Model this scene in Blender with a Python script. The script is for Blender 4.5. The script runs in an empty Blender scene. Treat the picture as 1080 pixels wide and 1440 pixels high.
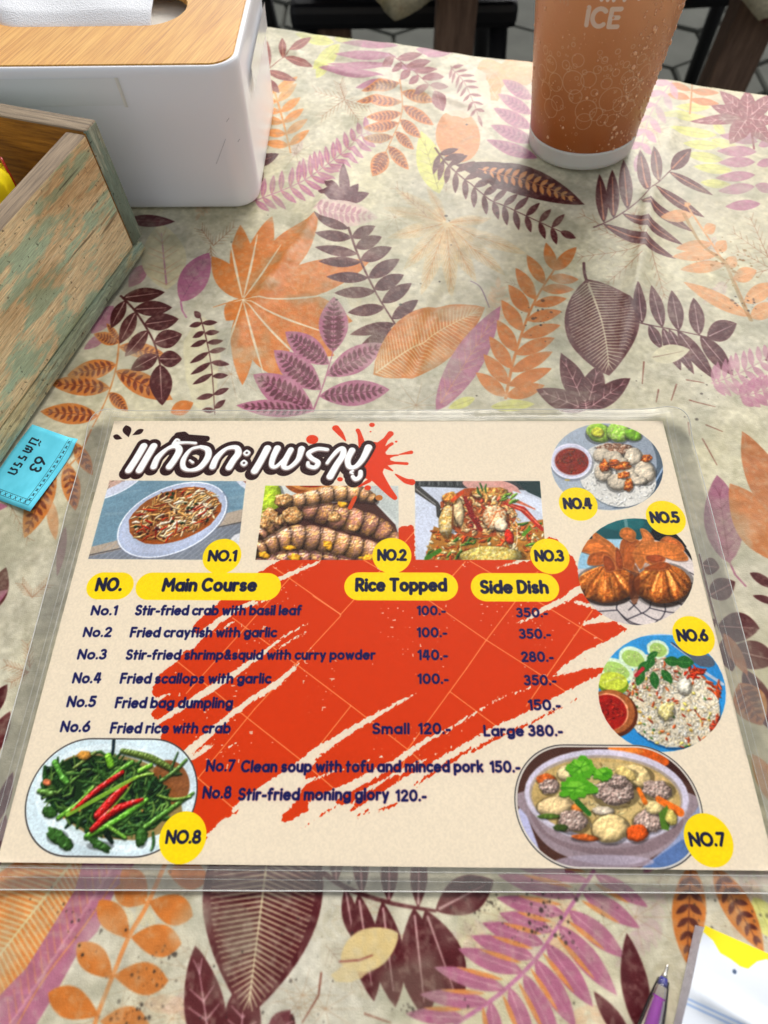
import bpy, bmesh, math, random
import numpy as np
from mathutils import Vector, Matrix

# ------------------------------------------------------------------ camera, sky, sun, exposure
sc = bpy.context.scene
COL = sc.collection
CAM_LOC = (0.00421, 0.00503, 0.27568)
CAM_ROT = (0.497986, 0.0132306, 0.0092708)
CAM_F = 878.268                       # focal length in photo pixels (1080 x 1440)
cam_d = bpy.data.cameras.new("camera")
cam = bpy.data.objects.new("camera", cam_d)
COL.objects.link(cam)
cam.location = CAM_LOC
cam.rotation_euler = CAM_ROT
cam_d.sensor_fit = 'VERTICAL'
cam_d.sensor_height = 36.0
cam_d.lens = CAM_F / 1440.0 * 36.0
cam_d.clip_start = 0.01
cam_d.clip_end = 300.0
cam_d.dof.use_dof = True
cam_d.dof.focus_distance = 0.315
cam_d.dof.aperture_fstop = 10.0
sc.camera = cam

SUN_EL, SUN_AZ = math.radians(38), math.radians(14)   # azimuth from +Y towards +X
world = bpy.data.worlds.new("World")
sc.world = world
world.use_nodes = True
_nt = world.node_tree
_bg = _nt.nodes['Background']
_sky = _nt.nodes.new('ShaderNodeTexSky')
_sky.sky_type = 'NISHITA'
_sky.sun_disc = False
_sky.sun_elevation = SUN_EL
_sky.sun_rotation = SUN_AZ
_sky.air_density = 1.0
_sky.dust_density = 4.0
_sky.ozone_density = 1.0
_hs = _nt.nodes.new('ShaderNodeHueSaturation')
_hs.inputs['Saturation'].default_value = 0.15
_nt.links.new(_sky.outputs[0], _hs.inputs['Color'])
_nt.links.new(_hs.outputs[0], _bg.inputs['Color'])
_bg.inputs['Strength'].default_value = 0.15
sun_d = bpy.data.lights.new("sun", 'SUN')
sun = bpy.data.objects.new("sun", sun_d)
COL.objects.link(sun)
sun_d.energy = 1.5
sun_d.angle = math.radians(30)
sun_d.color = (1.0, 0.94, 0.85)
_dir = Vector((math.sin(SUN_AZ) * math.cos(SUN_EL), math.cos(SUN_AZ) * math.cos(SUN_EL), math.sin(SUN_EL)))
sun.rotation_euler = _dir.to_track_quat('Z', 'Y').to_euler()
sc.view_settings.view_transform = 'Standard'
sc.view_settings.look = 'None'
sc.view_settings.exposure = 0.26
sc.view_settings.gamma = 1.0

# ------------------------------------------------------------------ measuring: photo pixel <-> world point
def _rotm(rx, ry, rz):
    cx, sx, cy, sy, cz, sz = np.cos(rx), np.sin(rx), np.cos(ry), np.sin(ry), np.cos(rz), np.sin(rz)
    return (np.array([[cz, -sz, 0], [sz, cz, 0], [0, 0, 1]]) @ np.array([[cy, 0, sy], [0, 1, 0], [-sy, 0, cy]])
            @ np.array([[1, 0, 0], [0, cx, -sx], [0, sx, cx]]))
_R = _rotm(*CAM_ROT)
_C = np.array(CAM_LOC)
def ground(P, z=0.0):
    """points measured in the photograph -> where they stand on the plane of height z"""
    P = np.atleast_2d(np.asarray(P, float))
    d = np.stack([(P[:, 0] - 540) / CAM_F, -(P[:, 1] - 720) / CAM_F, -np.ones(len(P))], 1) @ _R.T
    t = (z - _C[2]) / d[:, 2]
    return _C[:2] + t[:, None] * d[:, :2]
def gp(x, y, z=0.0):
    g = ground([(x, y)], z)[0]
    return Vector((g[0], g[1], z))

# ------------------------------------------------------------------ procedural print raster
def vnoise(x, y, seed=0):
    xi = np.floor(x).astype(np.int64); yi = np.floor(y).astype(np.int64)
    fx = x - xi; fy = y - yi
    fx = fx * fx * (3 - 2 * fx); fy = fy * fy * (3 - 2 * fy)
    tab = np.random.RandomState(seed + 11).rand(256, 256).astype(np.float32)
    xi &= 255; yi &= 255
    x1 = (xi + 1) & 255; y1 = (yi + 1) & 255
    a = tab[yi, xi]; b = tab[yi, x1]; c = tab[y1, xi]; d = tab[y1, x1]
    return (a + (b - a) * fx) * (1 - fy) + (c + (d - c) * fx) * fy
def fbm(x, y, seed=0, octv=4):
    s = 0; a = .5; t = 0
    for i in range(octv):
        s = s + a * vnoise(x * 2 ** i + 13.7 * i, y * 2 ** i + 7.1 * i, seed + i); t += a; a *= .5
    return s / t
def srgb(c): return np.array(c, np.float32) / 255.0

class Canvas:
    def __init__(s, x0, x1, y0, y1, ppm, z):
        s.x0, s.x1, s.y0, s.y1, s.ppm, s.z = x0, x1, y0, y1, ppm, z
        s.W = int(round((x1 - x0) * ppm)); s.H = int(round((y1 - y0) * ppm))
        s.a = np.zeros((s.H, s.W, 3), np.float32)
        s.world = False
    def m(s, P):
        P = np.atleast_2d(np.asarray(P, float))
        g = P if s.world else ground(P, s.z)
        return np.stack([(g[:, 0] - s.x0) * s.ppm, (s.y1 - g[:, 1]) * s.ppm], 1)
    def box(s, Q, pad=2):
        x0 = max(0, int(np.floor(Q[:, 0].min() - pad))); x1 = min(s.W, int(np.ceil(Q[:, 0].max() + pad)) + 1)
        y0 = max(0, int(np.floor(Q[:, 1].min() - pad))); y1 = min(s.H, int(np.ceil(Q[:, 1].max() + pad)) + 1)
        return x0, x1, y0, y1
    def cov_poly(s, Q, ss=3):
        x0, x1, y0, y1 = s.box(Q)
        if x1 <= x0 or y1 <= y0: return None
        w, h = x1 - x0, y1 - y0
        ys = y0 + (np.arange(h * ss) + .5) / ss
        xs = (x0 + (np.arange(w) + .5)).astype(np.float32)
        cov = np.zeros((h * ss, w), np.float32)
        for (ax, ay), (bx, by) in zip(Q, np.roll(Q, -1, 0)):
            if ay == by: continue
            sg = 1.0 if by > ay else -1.0
            lo, hi = (ay, by) if ay < by else (by, ay)
            i0 = np.searchsorted(ys, lo, 'right'); i1 = np.searchsorted(ys, hi, 'right')
            if i1 <= i0: continue
            xc = ax + (ys[i0:i1] - ay) * (bx - ax) / (by - ay)
            cov[i0:i1] += sg * np.clip(xs[None, :] - xc[:, None] + .5, 0, 1).astype(np.float32)
        cov = np.minimum(np.abs(cov), 1).reshape(h, ss, w).mean(1)
        return x0, x1, y0, y1, cov
    def blend(s, r, col, alpha=1.0):
        x0, x1, y0, y1, cov = r
        k = (cov * alpha)[..., None]
        v = s.a[y0:y1, x0:x1]
        v *= (1 - k); v += k * col
    def poly(s, P, col, alpha=1.0, mapped=False, ss=3):
        Q = np.asarray(P, float) if mapped else s.m(P)
        r = s.cov_poly(Q, ss)
        if r is not None: s.blend(r, srgb(np.clip(col, 0, 255)), alpha)
    def cov_line(s, Q, R):
        R = np.asarray(R, float)
        x0, x1, y0, y1 = s.box(Q, R.max() + 2)
        if x1 <= x0 or y1 <= y0: return None
        X, Y = np.meshgrid(np.arange(x0, x1) + .5, np.arange(y0, y1) + .5)
        best = np.full(X.shape, 1e9)
        for i in range(max(1, len(Q) - 1)):
            a = Q[i]; b = Q[min(i + 1, len(Q) - 1)]
            d = b - a; L = max((d ** 2).sum(), 1e-9)
            t = np.clip(((X - a[0]) * d[0] + (Y - a[1]) * d[1]) / L, 0, 1)
            r = R[i] + (R[min(i + 1, len(R) - 1)] - R[i]) * t
            best = np.minimum(best, np.hypot(X - a[0] - t * d[0], Y - a[1] - t * d[1]) - r)
        return x0, x1, y0, y1, np.clip(.5 - best, 0, 1).astype(np.float32)
    def pxr(s, p, r):
        """size r given in photo pixels (horizontal) at p -> canvas units"""
        if s.world: return r * s.ppm
        q = s.m([(p[0] - 1, p[1]), (p[0] + 1, p[1])])
        return r * np.hypot(*(q[1] - q[0])) / 2
    def line(s, P, r, col, alpha=1.0, smooth=False):
        P = np.asarray(P, float)
        R = np.full(len(P), r, float) if np.isscalar(r) else np.asarray(r, float)
        if smooth and len(P) > 2: P, R = spline(P, R)
        R = np.array([s.pxr(p, q) for p, q in zip(P, R)])
        c = s.cov_line(s.m(P), R)
        if c is not None: s.blend(c, srgb(col), alpha)

def spline(P, R, n=6):
    P = np.asarray(P, float); out = []; ro = []
    for i in range(len(P) - 1):
        p0 = P[max(i - 1, 0)]; p1 = P[i]; p2 = P[i + 1]; p3 = P[min(i + 2, len(P) - 1)]
        for t in np.arange(n) / n:
            out.append(.5 * (2 * p1 + (p2 - p0) * t + (2 * p0 - 5 * p1 + 4 * p2 - p3) * t * t + (3 * p1 - p0 - 3 * p2 + p3) * t ** 3))
            ro.append(R[i] + (R[i + 1] - R[i]) * t)
    out.append(P[-1]); ro.append(R[-1])
    return np.array(out), np.array(ro)
def ell(cx, cy, a, b, ang=0, n=40):
    t = np.linspace(0, 2 * np.pi, n, endpoint=False); c, s_ = np.cos(np.radians(ang)), np.sin(np.radians(ang))
    x = a * np.cos(t); y = b * np.sin(t)
    return np.stack([cx + x * c - y * s_, cy + x * s_ + y * c], 1)
def blob(cx, cy, a, b, rng, ang=0, rough=.15, n=28):
    P = ell(0, 0, a, b, ang, n)
    k = 1 + rough * (rng.rand(n) - .5) * 2
    k = (k + np.roll(k, 1)) / 2
    return P * k[:, None] + (cx, cy)

# ------------------------------------------------------------------ leaves for the cloth print
MAR, ORG, PNK, YGR, TAN, CRM = (66, 17, 20), (194, 112, 48), (164, 98, 124), (206, 206, 112), (202, 158, 108), (206, 201, 182)
def leaf_pts(b, t, w, bend=0.0, sharp=1.0, fat=.9, n=14, lo=-1.0, hi=1.0, t0=0.0, t1=1.0):
    b = np.array(b, float); t = np.array(t, float); d = t - b; L = np.hypot(*d); nrm = np.array([-d[1], d[0]]) / max(L, 1e-9)
    u = np.linspace(t0, t1, n)
    prof = np.sin(np.pi * u ** fat) ** sharp * w / 2
    mid = b + u[:, None] * d + nrm * (bend * L * np.sin(np.pi * u))[:, None]
    return mid + nrm * (prof * hi)[:, None], mid + nrm * (prof * lo)[:, None], mid
def leaf(c, b, t, w, col, alpha=1.0, bend=0.0, sharp=.84, fat=.9, vein=None, vw=.8, side=0, scol=None, herring=None, hn=5, lines=None, ln=9, n=14):
    A, B, M = leaf_pts(b, t, w, bend, sharp, fat, n)
    c.poly(np.concatenate([A, B[::-1]]), col, alpha)
    if vein is not None: c.line(M[1:-2], np.linspace(vw, vw * .4, len(M) - 3), vein, .8)
    if side:
        sc_ = scol or vein
        for i in range(side):
            k = 1 + int((i + .6) * (n - 4) / side)
            for E in (A, B):
                kk = min(k + 2, n - 1)
                c.line([M[k], M[k] * .25 + E[kk] * .75], [vw * .8, vw * .35], sc_, .8)
    if lines is not None:
        A2, B2, M2 = leaf_pts(b, t, w, bend, sharp, fat, ln * 2 + 4)
        c.line(M2[1:-2], np.linspace(vw * 1.8, vw * .5, len(M2) - 3), lines, .9)
        for k in range(1, ln * 2):
            for E in (A2, B2):
                kk = min(k + 3, len(E) - 1)
                c.line([M2[k], M2[k] * .14 + E[kk] * .86], [vw, vw * .45], lines, .9)
    if herring is not None:
        A3, B3, M3 = leaf_pts(b, t, w, bend, sharp, fat, hn * 3 + 4)
        c.line(M3[1:-2], .7 if not c.world else .0002, herring, .9)
        for k in range(2, hn * 3 + 1, 2):
            for E in (A3, B3):
                kk = min(k + 2, len(E) - 1)
                tip = M3[k] * .22 + E[kk] * .78
                leaf(c, M3[k], tip, np.hypot(*(tip - M3[k])) * .42, herring, .95, n=7)
def fan(c, stem, tips, col, w, stemw=1.0, **kw):
    """tips: (parameter along the stem, tip point[, width])"""
    S, _ = spline(stem, np.ones(len(stem)))
    c.line(S, np.linspace(stemw, stemw * .6, len(S)), kw.pop('stemcol', col), .95)
    for t in tips:
        k = t[0] * (len(S) - 1); i = min(int(k), len(S) - 2); p = S[i] + (S[i + 1] - S[i]) * (k - i)
        leaf(c, p, t[1], t[2] if len(t) > 2 else w, col, **kw)
def frond(c, stem, n, L, w, col, ang=(55, 55), taper=.5, tip=True, s0=.05, stemw=1.0, rng=None, **kw):
    S, _ = spline(stem, np.ones(len(stem)), 10)
    c.line(S, np.linspace(stemw, stemw * .6, len(S)), kw.pop('stemcol', col), kw.get('alpha', 1) * .95)
    rng = rng or np.random.RandomState(3)
    for j in range(n):
        u = s0 + (1 - s0) * j / n
        k = u * (len(S) - 1); i = min(int(k), len(S) - 2); p = S[i] + (S[i + 1] - S[i]) * (k - i)
        d = S[min(i + 1, len(S) - 1)] - S[i]; d = d / max(np.hypot(*d), 1e-9)
        l = L * (1 - (1 - taper) * abs(2 * u - .7) / 1.3)
        for sg, a in ((1, ang[0]), (-1, ang[1])):
            if a is None: continue
            an = np.radians(a + rng.uniform(-5, 5)) * sg
            v = np.array([d[0] * np.cos(an) - d[1] * np.sin(an), d[0] * np.sin(an) + d[1] * np.cos(an)])
            leaf(c, p, p + v * l * rng.uniform(.92, 1.08), w, col, **kw)
    if tip:
        d = S[-1] - S[-3]; d = d / max(np.hypot(*d), 1e-9)
        leaf(c, S[-1], S[-1] + d * L * .8, w * 1.1, col, **kw)

def cloth_print():
    c = Canvas(-.52, .62, -.34, .76, 2500, 0.0)
    X, Y = np.meshgrid(np.arange(c.W) / 2500., np.arange(c.H) / 2500.)
    c.a[:] = srgb((193, 187, 162))
    n1 = fbm(X * 14, Y * 14, 5); n2 = fbm(X * 90, Y * 90, 9, 3)
    t = np.clip((n1 - .5) * 2.2, -1, 1)[..., None]
    c.a += t * srgb((10, 8, -6)) + ((n2 - .5) * .15)[..., None] + ((fbm(X * 420, Y * 420, 61, 2) - .5) * .13)[..., None]
    # yellowish soft washes between the leaves
    k = np.clip((fbm(X * 9 + 5, Y * 9, 21) - .55) * 5, 0, 1)[..., None] * .35
    c.a[:] = c.a * (1 - k) + k * srgb((203, 188, 140))
    g = np.random.RandomState(8)
    # ---- pattern continues outside the photograph: scattered sprigs
    c.world = True
    vis = lambda p: (lambda q: -90 < q[0] < 1170 and 0 < q[1] < 1530)(pix(p))
    kinds = 0; tries = 0
    while kinds < 190 and tries < 3000:
        tries += 1
        p = np.array([g.uniform(-.5, .6), g.uniform(-.32, .74)])
        if vis(p): continue
        kinds += 1
        a = g.uniform(0, 2 * np.pi); d = np.array([np.cos(a), np.sin(a)])
        k = g.randint(6)
        q = p + d * .055
        if k == 0: frond(c, [p, (p + q) / 2 + .004, q], 7, .018, .0065, MAR, stemw=.0004, rng=g)
        elif k == 1: frond(c, [p, (p + q) / 2 - .004, q], 6, .02, .009, ORG, stemw=.0006, rng=g)
        elif k == 2: leaf(c, p, q, .028, PNK, vein=MAR, vw=.0003, side=6)
        elif k == 3: leaf(c, p, p + d * .06, .03, MAR, lines=(190, 170, 140), vw=.0003)
        elif k == 4:
            for j in range(7): leaf(c, p, p + .05 * np.array([np.cos(a + j * .8), np.sin(a + j * .8)]), .012, ORG)
        else: frond(c, [p, (p + q) / 2, q], 10, .02, .007, PNK, stemw=.0004, rng=g)
    c.world = False
    # ---- pale ghost leaves under the main print
    for _ in range(110):
        x, y = g.uniform(-20, 1100), g.choice([g.uniform(60, 590), g.uniform(1230, 1440)]); t = g.uniform(0, 6.28); L_ = g.uniform(40, 90) * (.55 + y / 1500.)
        col = [(206,190,140),(188,178,150),(206,150,110),(186,150,158),(170,160,130)][g.randint(5)]; q = (x + L_ * math.cos(t), y + L_ * .8 * math.sin(t))
        k = g.randint(3)
        if k == 0: leaf(c, (x, y), q, L_ * .42, col, .28, vein=(150,130,110), side=6, vw=.6)
        elif k == 1: frond(c, [(x, y), ((x + q[0]) / 2 + 4, (y + q[1]) / 2), q], 7, L_ * .35, L_ * .11, col, alpha=.32, stemw=.6, rng=g)
        else:
            for j in range(9): c.line([(x, y), (x + L_ * .6 * math.cos(j * .7), y + L_ * .45 * math.sin(j * .7))], [.7, .3], (160,130,100), .5)
    # ---- faint things first: tan palmate, washes, twigs
    for tip, w in (((556,266),18),((537,291),18),((545,335),20),((567,380),22),((592,416),24),((636,416),24),((670,397),22),((711,388),22),((742,358),22),((692,305),14),((600,262),14)):
        leaf(c, (628,313), tip, w, (206,178,126), .45)
        leaf(c, (628,313), tip, w*.8, (206,178,126), .0, lines=(188,138,84), ln=5, vw=.55, fat=1.2)
    def twig(p, q, n=6, L=12, col=(150,100,70), r=.6):
        p = np.array(p, float); q = np.array(q, float); d = q - p; Ln = np.hypot(*d); d /= Ln; nn = np.array([-d[1], d[0]])
        c.line([p, q], [r, r*.6], col, .8)
        for j in range(n):
            b_ = p + d * Ln * (j + .5) / n
            for sg in (1, -1): c.line([b_, b_ + (d * .75 + nn * sg * .6) * L], [r*.8, r*.5], col, .7)
    for p, q in (((905,350),(815,300)),((905,352),(838,320)),((905,350),(812,362)),((900,360),(852,400)),((915,355),(935,420)),((905,345),(890,300)),
                 ((1080,360),(1055,305)),((1085,365),(1030,325)),((1090,380),(1035,352)),((1078,380),(1020,395)),((300,345),(283,322)),((300,345),(330,318)),((296,345),(298,375)),
                 ((485,140),(442,128)),((485,140),(478,118)),((485,140),(452,165)),((485,142),(505,172)),((485,140),(520,155)),((40,945),(8,935)),((40,945),(15,960)),((42,940),(38,905)),((45,840),(65,822)),((45,840),(30,820)),((10,700),(40,760)),
                 ((600,305),(556,262))): twig(p, q)
    for P_ in ([(951,541),(944,563)],[(965,535),(989,540)],[(926,548),(923,565)],[(905,510),(903,540)],[(970,563),(1004,574)],[(993,598),(1015,608)],[(988,617),(1008,654)],[(968,594),(970,612)],[(452,1368),(448,1400),(425,1438)],[(513,1425),(550,1438)]):
        c.line(P_, [1.2,.6] if len(P_)==2 else [1.6,1.3,.9], (120,66,50), .9)
    # ---- yellow greens
    for b, t, w in (((470,60),(415,48),16),((478,62),(440,98),20),((470,55),(500,52),12),((460,85),(445,110),16),
                    ((1000,150),(948,152),12),((1003,168),(920,160),13),((1003,172),(1020,190),12),((1008,190),(940,182),14),((1012,205),(960,202),14),((1018,225),(962,216),14),
                    ((1030,240),(975,234),14),((1000,196),(1040,210),13),((985,256),(1030,260),12),((690,572),(752,568),16),((668,560),(630,574),14),((1060,1262),(1088,1320),36)):
        leaf(c, b, t, w, YGR, .85, vein=(170,165,90), vw=.7)
    leaf(c, (618,273), (592,184), 38, YGR, .95, vein=(150,140,80), side=5, vw=.7)
    # ---- oranges top
    for b, t, w in (((972,127),(942,118),10),((972,127),(1012,129),11),((970,139),(938,133),11),((970,140),(1012,145),11)): leaf(c, b, t, w, ORG)
    c.line([(974,116),(970,160)], 1.1, ORG)
    c.poly(blob(690,105,22,24,g), (214,158,104), .8); c.poly(blob(728,100,26,22,g), (214,158,104), .8)
    leaf(c, (700,142), (672,92), 34, (208,142,84), .8, vein=(220,190,150), side=4)
    # ---- pinks top
    for b, t, w in (((560,66),(480,60),11),((558,80),(470,75),12),((552,92),(458,90),13),((540,110),(448,96),15),((535,118),(500,124),10),((585,70),(625,78),12),((600,80),(640,70),10),((560,92),(600,96),10),
                    ((1066,196),(1030,176),14),((1066,200),(1012,190),15),((1064,214),(1008,212),15),((1062,228),(1010,228),15),((1062,246),(1006,250),14),((1062,262),(1010,268),15),((1066,206),(1090,196),12),((1064,232),(1090,226),12),((1062,260),(1092,268),14),((1070,286),(1020,290),15)):
        leaf(c, b, t, w, PNK, .85)
    frond(c, [(945,115),(915,160),(900,215)], 6, 34, 10, (186,130,156), alpha=.8, rng=g)
    for b, t, w in (((748,140),(706,112),18),((748,160),(700,132),18),((748,180),(694,152),20),((752,200),(690,176),20),((756,222),(684,196),18)):
        leaf(c, b, t, w, PNK, .9, herring=(140,82,110), hn=5)
    frond(c, [(352,284),(420,258),(470,225),(522,186)], 17, 32, 8.5, (172,110,134), ang=(62,62), stemw=1.2, taper=.7, rng=g, vein=(206,150,120), vw=.6)
    # ---- orange frond beside the tissue box
    frond(c, [(386,128),(398,170),(409,216)], 6, 38, 12, (214,140,68), ang=(112,112), taper=.9, tip=False, stemw=1.6, rng=g, vein=(190,110,50))
    # ---- herring orange frond, upper middle
    fan(c, [(562,112),(565,160),(543,212)], [(.1,(508,129),15),(.35,(501,144),16),(.5,(515,170),15),(.62,(511,186),15),(.78,(511,198),13),(.22,(612,146),15),(.4,(610,176),17),(.58,(592,194),16),(.72,(582,210),14),(.9,(575,238),17),(1.,(524,248),25)],
        ORG, 15, herring=(120,56,34), hn=5)
    # ---- ovoid
    c.poly(ell(644,192,31,37,-12), (205,136,82)); c.line([(640,228),(632,236)], 1.2, MAR)
    # ---- pale frond on cream patch
    c.poly(blob(652,130,34,42,g,ang=60), (212,202,182), .8)
    frond(c, [(634,92),(655,120),(672,162)], 8, 22, 4.5, (140,82,84), stemw=.7, rng=g)
    # ---- maroon upper sprigs
    fan(c, [(370,104),(390,86),(407,72)], [(.2,(376,58),10),(.7,(397,54),11),(1.,(438,52),12),(.75,(440,95),12),(.15,(417,114),12)], (134,66,56), 11, vein=(206,140,110))
    leaf(c, (376,112), (393,131), 11, (120,56,52)); leaf(c, (355,232), (392,216), 16, MAR, vein=(180,120,120)); leaf(c, (355,262), (370,240), 15, MAR)
    fan(c, [(547,76),(580,98),(612,130)], [(.2,(594,77),11),(.38,(606,86),11),(.52,(616,97),12),(.68,(625,108),12),(.84,(631,122),11),(.14,(537,94),11),(.3,(551,101),10),(.45,(563,113),12),(.62,(575,120),11),(.82,(583,134),13),(1.,(623,158),20)],
        (132,62,68), 12, vein=(180,110,110), vw=.6)
    # ---- right hand top palmate
    for t, w in (((1013,126),22),((1052,124),24),((1094,128),22),((1000,148),20),((970,171),15),((1026,203),28),((1084,202),24),((1092,170),18)):
        leaf(c, (1052,165), t, w, (128,48,56), vein=(222,176,176), side=4, vw=.8, fat=.8)
    c.line([(1052,165),(1057,185),(1060,210)], 1.5, (128,48,56))
    # ---- long maroon frond + dark leaf with orange herring
    leaf(c, (640,232), (822,288), 42, MAR, fat=1.05, bend=-.04); leaf(c, (668,236), (818,286), 33, MAR, 0, herring=(208,134,72), hn=9, fat=1.05, bend=-.04)
    frond(c, [(612,208),(630,232),(675,270),(728,298),(788,325)], 13, 30, 9, (80,26,28), ang=(50,68), taper=.8, s0=.12, stemw=1.5, rng=g)
    # ---- pink beneath orange big palmate and its neighbours
    leaf(c, (205,372), (181,404), 22, PNK, .8); leaf(c, (160,430), (128,470), 24, PNK, .8); leaf(c, (150,470), (118,492), 14, PNK, .8)
    leaf(c, (235,408), (225,312), 64, (204,194,156), .9, vein=(176,110,140), vw=1.4, side=7, scol=(196,160,130))
    cx = (342,423)
    for t, w in (((338,316),34),((383,304),36),((448,307),50),((520,368),48),((496,452),54),((402,534),58),((341,542),32),((298,360),34),((318,452),30)):
        leaf(c, cx, t, w, (196,114,50), fat=1.15 if w > 40 else 1.0)
    leaf(c, (345,425), (470,500), 50, (196,114,50), fat=1.1)
    for t in ((362,330),(322,330),(395,345),(505,410),(470,470),(440,520),(372,530),(318,500),(312,420)): c.line([cx,((cx[0]+t[0])/2,(cx[1]+t[1])/2+3),t],[.6,1.8,.5],(214,204,178),.9,smooth=True)
    c.line([(342,421),(300,432)], [1.6,.6], (196,120,60))
    leaf(c, (254,424), (294,355), 40, (164,94,124), vein=(130,70,100), side=5, vw=.7, sharp=.8); c.line([(254,424),(256,436),(262,446)], 1.3, (170,100,136))
    leaf(c, (176,309), (246,311), 17, (78,26,34), vein=(150,90,90))
    # ---- maroon sprigs and pale leaf near the middle
    for t in ((483,235),(456,256),(447,270),(504,259),(519,272)): leaf(c, (486,284), t, 15, (84,34,44))
    leaf(c, (440,296), (532,306), 36, (208,182,170), .95, herring=(178,128,136), hn=7)
    fan(c, [(490,320),(505,362),(530,415),(560,463)], [(.02,(442,307),13),(.14,(443,329),15),(.3,(443,348),15),(.38,(448,368),15),(.52,(459,390),16),(.64,(470,413),16),(.78,(489,440),17),(.93,(492,471),16),(1.,(506,488),17),
        (.14,(528,318),16),(.24,(537,333),18),(.36,(551,348),20),(.52,(562,364),20),(.62,(568,387),20),(.74,(579,399),19),(.88,(588,422),18),(.97,(597,434),14)], MAR, 16, stemw=1.8)
    # ---- left maroon frond over orange herring frond
    fan(c, [(168,478),(163,520),(150,560),(130,600)], [(.05,(132,470),18),(.28,(94,528),27),(.55,(68,538),28),(.85,(56,578),30),(.1,(232,498),22),(.35,(243,562),32),(.6,(180,578),18),(.02,(150,455),10)], ORG, 26, herring=(110,48,30), hn=5, stemw=1.4)
    fan(c, [(170,416),(192,440),(215,478),(225,512)], [(.06,(232,411),20),(.28,(242,432),21),(.48,(251,448),24),(.7,(256,470),26),(.9,(256,505),24),(.12,(156,462),18),(.32,(168,484),20),(.55,(176,502),20),(.85,(184,521),22),(1.,(228,570),32)],
        MAR, 22, vein=(204,170,160), vw=.9, stemw=1.8)
    leaf(c, (77,655), (33,756), 36, ORG, herring=(110,48,30), hn=6); leaf(c, (94,650), (106,718), 26, ORG, herring=(110,48,30), hn=4); leaf(c, (104,622), (130,668), 20, ORG, herring=(110,48,30), hn=3)
    c.line([(128,604),(112,640),(92,660)], 1.3, ORG); leaf(c, (-30,715), (12,712), 14, PNK)
    # ---- thin dark frond
    c.poly(blob(285,510,26,62,g), (208,200,160), .6)
    fan(c, [(282,447),(291,480),(298,520),(302,582)], [(0,(273,437),9)]+[(u,(x,y),8) for u,x,y in ((.1,266,459),(.22,271,475),(.33,268,488),(.48,267,511),(.6,268,527),(.7,271,541),(.84,276,561),(.96,284,576),(.1,306,454),(.24,309,468),(.36,315,482),(.48,319,493),(.6,323,513),(.72,321,528),(.84,322,546),(.94,317,562))], MAR, 8, stemw=.9)
    leaf(c, (240,580), (272,566), 20, ORG)
    # ---- pink herring frond
    fan(c, [(440,578),(455,540),(468,495)], [(1.,(470,418),42),(.78,(401,466),36),(.4,(385,492),40),(.05,(356,527),44),(.0,(332,570),24),(.62,(540,484),36),(.3,(548,548),36)], (162,96,120), 38, herring=(88,38,50), hn=7, stemw=1.3, fat=1.0)
    # ---- orange leaf, fine white veins; pink over it
    leaf(c, (525,527), (682,432), 84, (192,112,48), lines=(216,190,142), ln=17, vw=.75, bend=-.03, sharp=.85, n=20)
    leaf(c, (613,578), (704,430), 44, (166,98,124), .88, vein=(196,130,90), side=9, scol=(202,140,110), vw=.6, sharp=.8)
    c.line([(662,395),(676,405),(688,432)], .8, (110,80,110), .8, smooth=True)
    # ---- orange frond
    fan(c, [(711,560),(724,500),(748,432),(779,380)], [(1.,(768,340),17),(1.,(811,347),18),(.84,(741,358),18),(.72,(725,377),19),(.62,(715,401),20),(.5,(705,422),20),(.36,(699,450),21),(.24,(688,473),20),(.13,(680,498),20),(.02,(669,524),20),
        (.9,(814,392),15),(.8,(808,406),15),(.68,(797,420),15),(.57,(790,438),17),(.46,(788,458),18),(.34,(780,476),19),(.22,(777,495),19),(.12,(776,518),19),(.02,(766,542),20)], (196,116,54), 18, stemw=2.2)
    # ---- great maroon leaf with cream lines
    for t, w in (((789,496),32),((754,548),30),((842,514),34),((886,533),28),((822,560),20)): leaf(c, (825,576), t, w, (74,22,28), vein=(208,160,160), side=4, vw=.8)
    leaf(c, (825,392), (856,530), 104, (78,28,30), lines=(202,188,156), ln=15, vw=.95, sharp=.85, n=22, bend=-.05)
    c.line([(821,370),(822,384),(826,396)], 2.0, (78,28,30), smooth=True)
    # ---- maroon frond right
    fan(c, [(835,320),(862,308),(900,282),(943,240)], [(.2,(843,244),17),(.34,(861,238),18),(.52,(877,224),19),(.74,(900,210),18),(.85,(919,206),15),(1.,(972,209),20),(.97,(1003,274),12),(.8,(991,305),14),(.66,(975,326),15),(.45,(960,345),15),(.18,(950,365),16)],
        (84,32,34), 16, vein=(204,130,92), vw=1.3, stemw=1.3)
    # ---- orange faded frond far right
    fan(c, [(964,285),(1000,340),(1030,390),(1056,448)], [(.05,(966,284),10),(.12,(928,307),18),(.35,(950,350),16),(.45,(944,362),16),(.55,(956,380),17),(.98,(961,397),20),(.25,(1007,316),17),(.42,(1021,338),18),(.58,(1035,360),18),(.68,(1064,380),22),(.85,(1090,398),24),(.98,(1092,428),24)], (212,146,92), 18, alpha=.92, vein=(224,176,130), stemw=1.6)
    c.line([(962,300),(985,342),(1018,368),(1030,395),(1044,425),(1056,450)], [3,2,4,2,3,3], (146,96,34), .55, smooth=True)
    # ---- maroon frond below it with cream leaf
    fan(c, [(891,456),(940,463),(998,475)], [(.15,(894,402),19),(.42,(915,403),20),(.62,(944,409),22),(.84,(975,419),22),(.95,(1036,455),30),(.25,(930,491),16),(.42,(957,522),18),(.5,(975,528),16),(.6,(1004,534),22),(.85,(1031,528),24)], (74,28,34), 20, vein=(196,170,170), vw=.9, stemw=1.4)
    leaf(c, (914,504), (970,492), 26, (206,198,164), vein=(120,80,70), vw=.6)
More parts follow.
